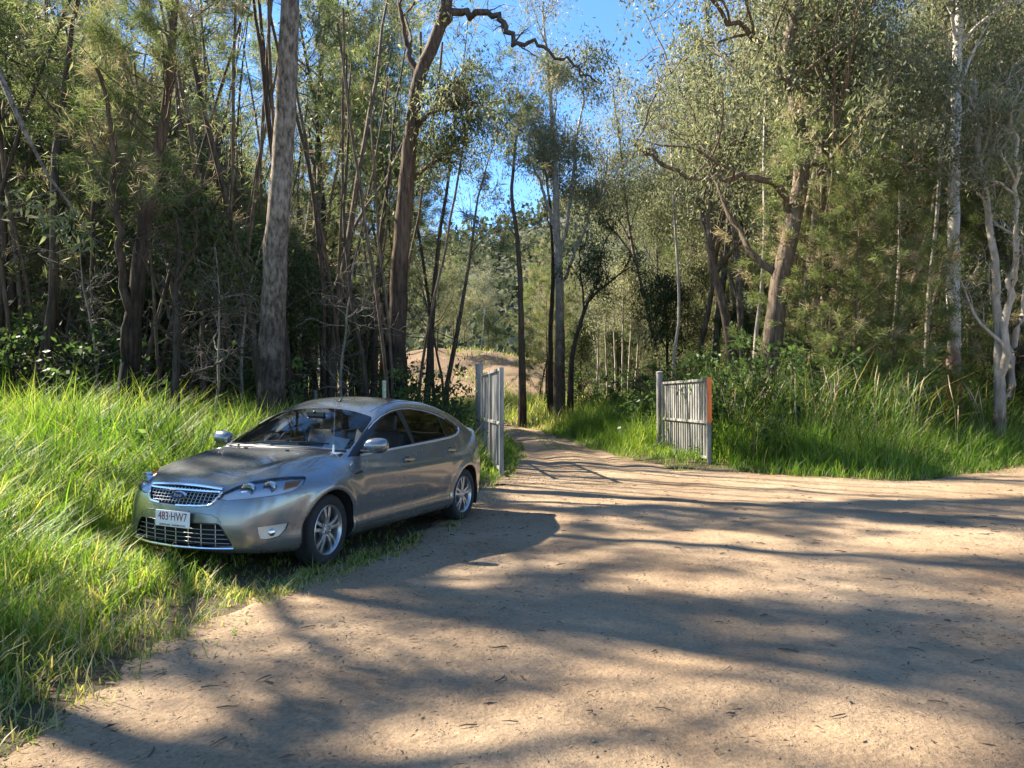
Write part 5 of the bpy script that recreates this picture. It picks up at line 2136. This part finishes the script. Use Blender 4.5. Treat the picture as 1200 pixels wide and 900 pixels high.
    # folded paper on the dashboard
    mb = MB(); mb.add([(-.66, .32, 1.005), (-.66, .58, 1.005), (-.74, .60, 1.10), (-.72, .40, 1.125), (-.70, .34, 1.07)], [(0, 1, 2, 3, 4)])
    for v_ in list(mb.v):
        pass
    mb.add([(p[0] - .004, p[1], p[2]) for p in mb.v[:5]], [(4, 3, 2, 1, 0)])
    mb.build("dashboard_paper", paper, root)
    # wipers
    for a_, b_ in (((-.345, -.10), (-.47, .52)), ((-.36, -.52), (-.40, .05))):
        xs = np.linspace(a_[0], b_[0], 12) - .03; ys = np.linspace(a_[1], b_[1], 12)
        zs = surf_top(xs, np.abs(ys)) + .012
        mb = MB(); mb.tube(list(zip(xs, ys, zs)), .008, 6); mb.build("wiper", black, root)
    # scuttle strip below the glass
    ys = np.linspace(-.72, .72, 40)
    xs = np.interp(np.abs(ys), [0, .2, .42, .58, .72], [-.345, -.36, -.397, -.43, -.50])
    zs = surf_top(xs, np.abs(ys)) - .002
    mb = MB(); mb.tube(list(zip(xs, ys, zs)), .028, 8, squash=.35); mb.build("scuttle_panel", black, root, True)
    for (jx, jy) in ((-.20, .25), (-.20, -.25)):
        jz = float(surf_top([jx], [abs(jy)])[0])
        mb = MB(); mb.box((jx, jy, jz + .006), (.025, .03, .014)); mb.build("washer_jet", black, root, bevel=.003)
    # whip aerial on a bracket at the bonnet edge, short aerial on the roof
    az = float(surf_top([-.42], [.70])[0])
    mb = MB(); mb.box((-.42, .66, az + .012), (.05, .13, .012)); mb.tube([(-.43, .62, az + .01), (-.43, .62, az + .085)], [.016, .010], 8)
    ae = mb.build("whip_aerial", satin, root, True)
    mb = MB(); mb.tube([(-.43, .62, az + .08), (-.432, .62, az + .32), (-.437, .622, az + .60)], [.005, .003, .0012], 6); mb.build("aerial_mast", simple_mat("mast", (.22, .22, .20), .5), ae, True)
    rz_ = float(surf_top([-1.42], [.0])[0])
    mb = MB(); mb.tube([(-1.42, 0, rz_ - .004), (-1.43, 0, rz_ + .018)], [.022, .012], 8); mb.tube([(-1.43, 0, rz_ + .012), (-1.66, 0, rz_ + .165)], [.006, .003], 6)
    mb.build("roof_aerial", black, root, True)
    # underside and sill
    mb = MB(); mb.box((-1.45, 0, .215), (3.9, 1.35, .05)); mb.build("underbody", dark, root)
    # roof ditch lines
    for sgn in (1, -1):
        xs = np.linspace(-1.22, -2.70, 40)
        ys = np.interp(xs, [-2.7, -2.2, -1.7, -1.22], [.475, .535, .545, .525])
        zs = surf_top(xs, ys)
        mb = MB(); mb.tube(list(zip(xs, ys * sgn, zs - .0015)), .004, 5); mb.build("roof_joint", black, root)
    tag(root, "grey metallic hatchback car parked half on the grass beside the dirt road", "car")
    return root


car = make_car()
car.location = (-2.4985, 7.338, 0.023)
car.rotation_euler = (-.0245, 0, -1.9528)
# ------------------------------------------------------------------ grass, weeds, litter
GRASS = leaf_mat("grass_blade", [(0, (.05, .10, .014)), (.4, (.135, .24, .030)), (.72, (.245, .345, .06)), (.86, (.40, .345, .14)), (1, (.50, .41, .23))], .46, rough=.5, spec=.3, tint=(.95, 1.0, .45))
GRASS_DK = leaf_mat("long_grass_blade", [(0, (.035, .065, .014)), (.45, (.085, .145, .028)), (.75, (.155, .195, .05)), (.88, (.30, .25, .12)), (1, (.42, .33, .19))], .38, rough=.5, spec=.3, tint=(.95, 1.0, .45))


def blades(name, X, Y, H, Wd, val, mat, lean=.45, segs=3, seed=1, dirs=None):
    rg = R_(seed)
    n = len(X)
    Z = hgt(X, Y) - .02
    az = rg.uniform(0, 2 * math.pi, n) if dirs is None else dirs
    ln = np.abs(rg.normal(lean, lean * .5, n))
    d = np.stack([np.cos(az), np.sin(az), np.zeros(n)], 1)
    s = np.stack([-np.sin(az + rg.normal(0, .5, n)), np.cos(az), np.zeros(n)], 1)
    s = unit(s)
    B = np.stack([X, Y, Z], 1)
    nv = segs * 2 + 1
    V = np.empty((n, nv, 3))
    droop = rg.uniform(.0, .55, n)
    for k in range(segs):
        t = k / segs
        c = B + d * (ln * H * t ** 1.7)[:, None]
        c[:, 2] += H * (t - droop * .55 * t ** 3)
        w = Wd * (1 - .55 * t) * (.75 if k == 0 else 1)
        V[:, 2 * k] = c - s * (w / 2)[:, None]
        V[:, 2 * k + 1] = c + s * (w / 2)[:, None]
    c = B + d * (ln * H * 1.05)[:, None]
    c[:, 2] += H * (1 - droop * .62)
    V[:, -1] = c
    base = (np.arange(n) * nv)[:, None]
    tri = []
    for k in range(segs - 1):
        tri.append(base + np.array([2 * k, 2 * k + 1, 2 * k + 3]))
        tri.append(base + np.array([2 * k, 2 * k + 3, 2 * k + 2]))
    tri.append(base + np.array([2 * segs - 2, 2 * segs - 1, 2 * segs]))
    F = np.stack(tri, 1).reshape(-1, 3)
    o = obj(name, mesh_from(name, V.reshape(-1, 3), F, [mat], False, {"v": np.repeat(val, nv)}))
    return o


def under_car(X, Y, m=.0):
    c, s = math.cos(-1.9528), math.sin(-1.9528)
    dx, dy = X + 2.4985, Y - 7.338
    u = dx * c + dy * s
    v = -dx * s + dy * c
    return (u < .95 + m) & (u > -3.9 - m) & (np.abs(v) < .90 + m)


def grass_area(name, n, xr, yr, hfun, vfun, mat, wid, seed, lean=.45, segs=3, tuft=.5, label=None, cat=None):
    rg = R_(seed)
    X = rg.uniform(*xr, n)
    Y = yr[0] + (yr[1] - yr[0]) * rg.random(n) ** 1.2
    # gather blades into tufts
    k = rg.random(n) < tuft
    q = .35
    X = np.where(k, np.round(X / q + fbm(X, Y, 2, 91)) * q + rg.normal(0, .055, n), X)
    Y = np.where(k, np.round(Y / q + fbm(Y, X, 2, 95)) * q + rg.normal(0, .055, n), Y)
    H = hfun(X, Y, rg)
    ok = H > .03
    X, Y, H = X[ok], Y[ok], H[ok]
    val = vfun(X, Y, H, rg)
    W = wid * rg.uniform(.6, 1.5, len(X)) * (.7 + .02 * np.clip(Y, 0, 40))
    o = blades(name, X, Y, H, W, val, mat, lean, segs, seed)
    tag(o, label, cat)
    return kind(o, "stuff")


def h_left(X, Y, rg):
    sd = open_sd(X, Y) + (fbm(X, Y, 1.3, 101) - .5) * 1.1
    out = -sd
    h = .10 + .24 * sstep(0, 1.0, out) + .30 * sstep(1.0, 2.8, out) + .36 * sstep(2.0, 5.5, out)
    h = h * (.35 + 1.3 * fbm(X, Y, .8, 105)) * rg.uniform(.4, 1.35, len(X))
    h = np.where(rg.random(len(X)) < sstep(-.25, .55, out), h, 0)
    # thin at the margin
    h = np.where((out < .9) & (rg.random(len(X)) < .45), 0, h)
    uc = under_car(X, Y)
    h = np.where(uc, np.minimum(h, .10) * (rg.random(len(X)) < .35), h)
    near = under_car(X, Y, .40) & ~uc
    h = np.where(near, np.clip(h, .10, .30) * (rg.random(len(X)) < .8), h)
    # the nearer wheels stand on bare worn ground
    h = np.where((Y > 9.2) & (X > -1.3) & (X < -.2) & (Y < 13), h * (rg.random(len(X)) < .35) * .5, h)
    h = np.where(Y > 17.6, 0, h)
    return h


def v_left(X, Y, H, rg):
    out = -open_sd(X, Y)
    v = .44 + (fbm(X, Y, .55, 111) - .5) * 1.1 + (fbm(X, Y, 2.4, 113, 2) - .5) * .5 + rg.normal(0, .14, len(X))
    dry = rg.random(len(X)) < (.45 * sstep(1.3, .1, out) + .09)
    return np.clip(np.where(dry, rg.uniform(.84, 1, len(X)), np.minimum(v, .80)), 0, 1)


grass_area("verge_grass", 54000, (-13.5, -.6), (9.0, 17.6), h_left, v_left, GRASS, .019, 18, lean=.6, segs=2, label="tall bright green grass between the car and the dark stand", cat="grass")
grass_area("verge_grass", 54000, (-9.0, -1.0), (3.2, 9.4), h_left, v_left, GRASS, .0135, 11, lean=.6, label="bright green uncut grass on the verge around the front of the car", cat="grass")


def h_nearleft(X, Y, rg):
    h = h_left(X, Y, rg) * .8
    return np.where(X < -7.5 + (Y - 3) * -.2, 0, h)


grass_area("verge_grass", 36000, (-5.8, -1.2), (3.0, 8.5), h_nearleft, v_left, GRASS, .0085, 12, label="finer drier grass along the worn edge of the road by the car", cat="grass")


def h_gate(X, Y, rg):
    sd = np.maximum(track_sd(X, Y), poly_sd(X, Y, ROAD)) + (fbm(X, Y, 1.0, 121) - .5) * .7
    out = -sd
    h = (.20 + .80 * sstep(.1, 1.4, out) + .25 * sstep(1.5, 4, out)) * (.5 + fbm(X, Y, .7, 125)) * rg.uniform(.5, 1.25, len(X))
    h = np.where(out > 0, h, 0)
    h = np.where((X < -.1) & (Y < 18.5), h * .85, h)
    h = np.where((X > 3.0) & (X < 4.7) & (Y < 21) & (Y > 15.5), h * .30, h)
    # the grassy crown between the wheel ruts
    mid = (np.abs(X - track_x(Y)) < .30) & (Y > 17.5) & (Y < 48)
    h = np.where(mid & (fbm(X, Y, .6, 127) > .50), .16 * rg.uniform(.4, 1.2, len(X)), h)
    return h


def v_gate(X, Y, H, rg):
    v = .45 + (fbm(X, Y, .5, 131) - .5) * .8 + rg.normal(0, .13, len(X))
    return np.clip(np.where(rg.random(len(X)) < .05 + .25 * sstep(28, 45, Y), rg.uniform(.82, 1, len(X)), np.minimum(v, .8)), 0, 1)


grass_area("track_grass", 62000, (-3.4, 6.6), (14.2, 34), h_gate, v_gate, GRASS, .015, 13, segs=2, label="soft green grass growing on both sides of the track past the gateway", cat="grass")
grass_area("clearing_grass", 28000, (-12, 16), (33, 62), h_gate, lambda X, Y, H, rg: np.clip(v_gate(X, Y, H, rg) + .22, 0, 1), GRASS, .024, 14, segs=2, label="dry yellowing grass in the sunny clearing beyond the gateway", cat="grass")


def h_mid(X, Y, rg):
    m = np.exp(-((X - track_x(Y)) / .26) ** 2) * (fbm(X, Y, .9, 129) > .40)
    return np.where(rg.random(len(X)) < m, rg.uniform(.06, .26, len(X)) * sstep(17.5, 21, Y), 0)


grass_area("track_grass", 26000, (-1.5, 2.6), (17.5, 40), h_mid, v_left, GRASS, .011, 19, segs=2, label="thin strip of grass between the two wheel ruts of the track", cat="grass")


def h_right(X, Y, rg):
    sd = np.maximum(poly_sd(X, Y, ROAD), track_sd(X, Y)) + (fbm(X, Y, .8, 141) - .5) * .8
    out = -sd
    h = (.28 + .55 * sstep(.1, 1.2, out)) * (.55 + .9 * fbm(X, Y, .7, 145)) * rg.uniform(.5, 1.25, len(X))
    return np.where((out > 0) & (out < 3.2) & (X > 4.6), h, 0)


grass_area("roadside_grass", 60000, (4.5, 24), (14.2, 26), h_right, v_gate, GRASS, .014, 15, segs=2, label="low bright grass fringing the road beside the orange-edged gate", cat="grass")


def h_long(X, Y, rg):
    sd = np.maximum(poly_sd(X, Y, ROAD), track_sd(X, Y)) + (fbm(X, Y, .6, 151) - .5) * .9
    out = -sd
    h = (.6 + 1.6 * sstep(.8, 2.6, out)) * (.5 + .95 * fbm(X, Y, .55, 155)) * rg.uniform(.45, 1.2, len(X))
    return np.where((out > .7) & (X > 4.9) & (Y < 34), h, 0)


def v_long(X, Y, H, rg):
    v = .42 + (fbm(X, Y, .5, 161) - .5) * .8 + rg.normal(0, .14, len(X))
    return np.clip(np.where(rg.random(len(X)) < .09, rg.uniform(.84, 1, len(X)), np.minimum(v, .8)), 0, 1)


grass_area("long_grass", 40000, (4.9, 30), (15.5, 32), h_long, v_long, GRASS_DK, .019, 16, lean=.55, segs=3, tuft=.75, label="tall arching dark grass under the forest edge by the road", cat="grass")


def h_longl(X, Y, rg):
    h = (.85 + .7 * fbm(X, Y, .5, 165)) * rg.uniform(.5, 1.2, len(X))
    o_ = (Y > 16.2) & (X < -.9) & (X > -30) & (open_sd(X, Y) < -.9)
    return np.where(o_, h, 0)


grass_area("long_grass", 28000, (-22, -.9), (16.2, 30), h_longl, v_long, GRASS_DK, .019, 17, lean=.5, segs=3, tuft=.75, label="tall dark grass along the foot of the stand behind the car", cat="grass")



def h_edge(X, Y, rg):
    sd = open_sd(X, Y) + (fbm(X, Y, 1.6, 191) - .5) * .9
    pr = np.exp(-((sd + .05) / .32) ** 2)
    h = np.where((rg.random(len(X)) < pr * .8) & (sd < .5), rg.uniform(.05, .24, len(X)), 0)
    return np.where(under_car(X, Y) | ((X > .2) & (X < 3.4) & (Y > 14)), 0, h)


grass_area("edge_straw", 60000, (-3.6, 14), (2.6, 19), h_edge, lambda X, Y, H, rg: np.clip(np.where(rg.random(len(X)) < .6, rg.uniform(.8, 1, len(X)), rg.uniform(.3, .75, len(X))), 0, 1), GRASS, .008, 20, lean=.8, segs=2, tuft=.8, label="thin dry straw tufts along the trampled edges of the road", cat="grass")

# ---- seed heads on bending stalks in the long grass
rg = R_(61)
SEED = simple_mat("seed_head", (.42, .33, .20), .9)
sv = Limbs()
for k in range(130):
    x, y = rg.uniform(5.2, 14), rg.uniform(17, 21)
    if open_sd(np.array([x]), np.array([y]))[0] > -.8:
        continue
    z = float(hgt(x, y))
    P, R = wander(rg, (x, y, z), (rg.normal(0, .15), rg.normal(0, .15), 1), rg.uniform(1.3, 2.1), 7, .06, -.05, .004, .002)
    sv.tube(P, R, 3)
    sv.tube(P[-3:] + 0, np.array([.004, .016, .003]), 4)
kind(tag(obj("seed_stalk", sv.mesh("seed_stalk", SEED)), "straw-coloured seed stalks arching out of the tall dark grass", "grass"), "stuff")


# ---- shrubs: separate leafy bushes
def bush_mesh(seed, rad, h, nl, size, mat):
    rg = R_(seed)
    lb = Limbs()
    tips = []
    for k in range(16):
        az = rg.uniform(0, 6.28)
        P, R = wander(rg, (rg.normal(0, .08), rg.normal(0, .08), 0), (math.cos(az) * rad / h, math.sin(az) * rad / h, 1), h * rg.uniform(.6, 1.1), 6, .16, 0, .014, .004)
        lb.tube(P, R, 4)
        for j in range(7):
            p, r2, d = at_t(P, R, rg.uniform(.25, .99))
            e = p + unit(d * .4 + rg.normal(0, .7, 3)) * rg.uniform(.15, .4)
            lb.tube(np.array([p, (p + e) / 2, e]), np.array([.005, .004, .002]), 3)
            tips.append(e)
    C, D, L, W, val = gum_leaves(rg, np.array(tips), nl, .11, .15, size, .48)
    return lb.mesh("stem", BARK_DARK), leaves_mesh("foliage", C, D, L, W, val, mat)


BU = [bush_mesh(301, .9, 1.25, 16, (.06, .11), LEAF_BUSH), bush_mesh(302, .7, 1.7, 15, (.07, .13), LEAF_BUSH), bush_mesh(303, 1.0, 1.0, 16, (.05, .09), LEAF_DARK)]
rg = R_(310)
SPOTS = [("broad-leafed green bush in the dark stand behind the bright grass", "bushes behind the bright grass",
          [(-11.5, 17.6, 1, 1.5), (-10.2, 17.2, 0, 1.4), (-9.2, 17.9, 1, 1.7), (-12.8, 18.2, 1, 1.7), (-10.9, 18.9, 1, 2.0), (-8.6, 17.0, 2, 1.2), (-6.6, 17.3, 2, 1.3), (-13.6, 17.2, 0, 1.5), (-5.9, 18.4, 1, 1.3), (-7.7, 19.5, 1, 1.8), (-14.5, 19, 1, 1.8)]),
         ("vine-covered bush between the car roof and the gate leaf behind it", "bushes by the gate behind the car",
          [(-2.2, 17.4, 0, 1.35), (-1.5, 17.9, 0, 1.3), (-2.9, 17.9, 0, 1.4), (-3.8, 18.2, 2, 1.4), (-1.4, 16.9, 2, .9), (-2.2, 19.0, 1, 1.2)]),
         ("dark shrub crowding the hinge end of the orange-edged gate leaf", "shrubs by the orange-edged gate",
          [(4.75, 20.4, 2, 1.0), (4.3, 21.9, 0, 1.0), (5.2, 18.6, 2, 1.3), (5.2, 19.5, 1, 1.3), (5.8, 18.0, 0, 1.2), (4.6, 22.4, 1, 1.4), (6.4, 19.2, 1, 1.5)]),
         ("low leafy bush on the bank beside the far track", "bushes beside the far track",
          [(-1.5, 25, 0, 1.3), (4.8, 29, 0, 1.2), (5.2, 33, 1, 1.5), (4.4, 38, 0, 1.5), (3.9, 43, 1, 1.5), (6.5, 37, 0, 1.7), (-3.0, 24, 1, 1.5), (-2.2, 21.5, 0, 1.4), (7.5, 43, 0, 1.8)]),
         ("shadowed shrub standing among the trunks by the road bend", "shrubs by the road bend",
          [(9.5, 20.5, 2, 1.5), (11.3, 22.0, 1, 1.5), (8.2, 20.2, 1, 1.6), (14.2, 23.5, 0, 1.6), (16.5, 25.5, 1, 1.7), (10.4, 24, 1, 1.9), (7.0, 24, 0, 1.8)])]
for lab, grp, pts in SPOTS:
    for x, y, k, s in pts:
        t = empty("shrub", (x, y, float(hgt(x, y)) - .05), rg.uniform(0, 6.28))
        t.scale = (s, s, s * rg.uniform(.85, 1.1))
        obj("stem", BU[k][0], t)
        obj("foliage", BU[k][1], t)
        tag(t, lab, "bush", grp)

# ---- litter: fallen leaves and bark strips, pebbles, small sticks
LITTER = leaf_mat("fallen_leaf", [(0, (.06, .04, .026)), (.5, (.14, .09, .055)), (.85, (.26, .18, .11)), (1, (.38, .29, .19))], .1, rough=.8)
rg = R_(401)
n = 100000
Y = 1.8 + 17.5 * rg.random(n) ** 1.5
X = rg.uniform(-3.6, 13, n)
sd = open_sd(X, Y)
pr = .09 + .85 * np.exp(-np.abs(sd - .1) / .35) + .22 * (fbm(X, Y, .6, 171) > .58) + .25 * ((Y > 10.5) & (X < 2.0) & (X > -1.5))
ok = (rg.random(n) < pr) & (sd > -1.2)
X, Y = X[ok], Y[ok]
n = len(X)
C = np.stack([X, Y, road_z(X, Y) + .012 + rg.uniform(0, .008, n)], 1)
C[:, 2] = np.maximum(C[:, 2], hgt(X, Y) + .008)
az = rg.uniform(0, 6.28, n)
D = np.stack([np.cos(az), np.sin(az), rg.normal(0, .12, n)], 1)
L = rg.uniform(.012, .042, n) * np.where(rg.random(n) < .06, 2.0, 1)
W = L * rg.uniform(.14, .32, n)
S = unit(np.cross(D, np.array([0, 0, 1.0])))
V = np.empty((n, 4, 3))
V[:, 0] = C
V[:, 1] = C + D * (L * .45)[:, None] + S * (W / 2)[:, None] + np.array([0, 0, .006])
V[:, 2] = C + D * L[:, None]
V[:, 3] = C + D * (L * .45)[:, None] - S * (W / 2)[:, None] + np.array([0, 0, .002])
o = obj("leaf_litter", mesh_from("leaf_litter", V.reshape(-1, 3), np.arange(n * 4).reshape(n, 4), [LITTER], False, {"v": np.repeat(np.clip(rg.normal(.45, .25, n), 0, 1), 4)}))
kind(tag(o, "dry fallen gum leaves and bark scraps scattered on the dirt", "leaf litter"), "stuff")

PEB = simple_mat("pebble", (.30, .22, .14), .85, noise=.45, nscale=3)
rg = R_(402)
n = 4200
Y = 1.9 + 10 * rg.random(n) ** 1.7
X = rg.uniform(-2.4, 8, n)
ok = open_sd(X, Y) > .05
X, Y = X[ok], Y[ok]
n = len(X)
ico = np.array([[0, 0, 1], [1, 0, 0], [0, 1, 0], [-1, 0, 0], [0, -1, 0], [0, 0, -1]], float)
icf = np.array([[0, 1, 2], [0, 2, 3], [0, 3, 4], [0, 4, 1], [5, 2, 1], [5, 3, 2], [5, 4, 3], [5, 1, 4]])
sz = .003 + .010 * rg.random(n) ** 5
V = ico[None] * sz[:, None, None] * rg.uniform(.6, 1.4, (n, 6, 1)) * np.array([1, 1, .65])
V += np.stack([X, Y, road_z(X, Y) + sz * .2], 1)[:, None]
F = (np.arange(n) * 6)[:, None, None] + icf[None]
o = obj("pebbles", mesh_from("pebbles", V.reshape(-1, 3), F.reshape(-1, 3), [PEB], True))
kind(tag(o, "loose small pebbles lying on the sandy road", "pebbles"), "stuff")

STICK = simple_mat("stick_bark", (.10, .075, .055), .9, noise=.3)
rg = R_(403)
st = Limbs()
for k in range(420):
    y = 2.2 + 13 * rg.random() ** 1.4
    x = rg.uniform(-2.4, 9)
    if open_sd(np.array([x]), np.array([y]))[0] < -.3:
        continue
    z = float(road_z(np.array([x]), np.array([y]))[0])
    a = rg.uniform(0, 6.28)
    ln = rg.uniform(.03, .12)
    P = np.array([[x, y, z + .008], [x + math.cos(a) * ln * .5 + rg.normal(0, .008), y + math.sin(a) * ln * .5, z + .012], [x + math.cos(a) * ln, y + math.sin(a) * ln, z + .008]])
    st.tube(P, np.array([.0035, .004, .002]) * rg.uniform(.7, 1.5), 4)
kind(tag(obj("twig_litter", st.mesh("twig_litter", STICK)), "thin broken twigs lying about on the road", "twigs"), "stuff")

# ---- far woods on the hill: reads as one mass
HILL_LEAF = leaf_mat("far_foliage", [(0, (.06, .07, .04)), (.5, (.105, .115, .065)), (1, (.18, .18, .11))], .2, rough=.9, spec=.0)
rg = R_(501)
V, val = [], []
n = 3400
d = 118 + 420 * rg.random(n) ** 1.5
u = np.where(rg.random(n) < .6, rg.uniform(-.14, .34, n), rg.uniform(-.75, .75, n))
X, Y = u * d, d
Z = hill_h(X, Y)
Hh = rg.uniform(5, 11, n)
q = 17
c = np.stack([X, Y, Z], 1)[:, None] + rg.normal(0, 1, (n, q, 3)) * np.stack([Hh * .22, Hh * .22, Hh * .22], 1)[:, None] + np.stack([0 * Hh, 0 * Hh, Hh * .62], 1)[:, None]
C = c.reshape(-1, 3)
m = len(C)
D = rg.normal(0, 1, (m, 3))
L = rg.uniform(1.1, 2.5, m)
tv = np.clip(rg.normal(.45, .22, n), 0, 1)
o = obj("far_woodland", leaves_mesh("far_woodland", C, D, L, L * .75, np.clip(np.repeat(tv, q) + rg.normal(0, .12, m), 0, 1), HILL_LEAF))
kind(tag(o, "grey-green woodland covering the hillside far behind the gateway", "woodland"), "stuff")

# dry tussocks on the bare slope
rg = R_(601)
n = 5000
X = rg.uniform(-22, 9, n)
Y = rg.uniform(56, 92, n)
k = fbm(X, Y, .25, 181) > .42
X, Y = X[k], Y[k]
o = blades("slope_tussocks", X, Y, rg.uniform(.25, .8, len(X)), np.full(len(X), .10), np.clip(rg.normal(.72, .2, len(X)), 0, 1), GRASS_DK, .6, 2, 62)
kind(tag(o, "dry straw tussocks dotting the brown slope beyond the gateway", "grass"), "stuff")

# broad-leafed weeds standing out of the verge grass
WEED = leaf_mat("weed_leaf", [(0, (.07, .14, .03)), (1, (.20, .30, .08))], .4)
rg = R_(602)
wl = [[], [], [], [], []]
for q in range(70):
    x, y = rg.uniform(-8.5, -3.2), rg.uniform(5.5, 15)
    if -open_sd(np.array([x]), np.array([y]))[0] < 1.2 or under_car(np.array([x]), np.array([y]), .3)[0]:
        continue
    z = float(hgt(x, y))
    hh = rg.uniform(.35, .85)
    m = rg.integers(8, 16)
    t = rg.uniform(.4, 1, m)
    wl[0].append(np.stack([x + rg.normal(0, .02, m), y + rg.normal(0, .02, m), z + hh * t], 1))
    a = rg.uniform(0, 6.28, m)
    wl[1].append(np.stack([np.cos(a), np.sin(a), rg.uniform(-.3, .5, m)], 1))
    wl[2].append(rg.uniform(.07, .14, m))
    wl[4].append(np.clip(rg.normal(.5, .2, m), 0, 1))
wl = [np.concatenate(v) if v else None for v in wl]
o = obj("verge_weeds", leaves_mesh("verge_weeds", wl[0], wl[1], wl[2], wl[2] * .45, wl[4], WEED))
kind(tag(o, "scattered broad-leafed weeds poking up through the verge grass", "weeds"), "stuff")
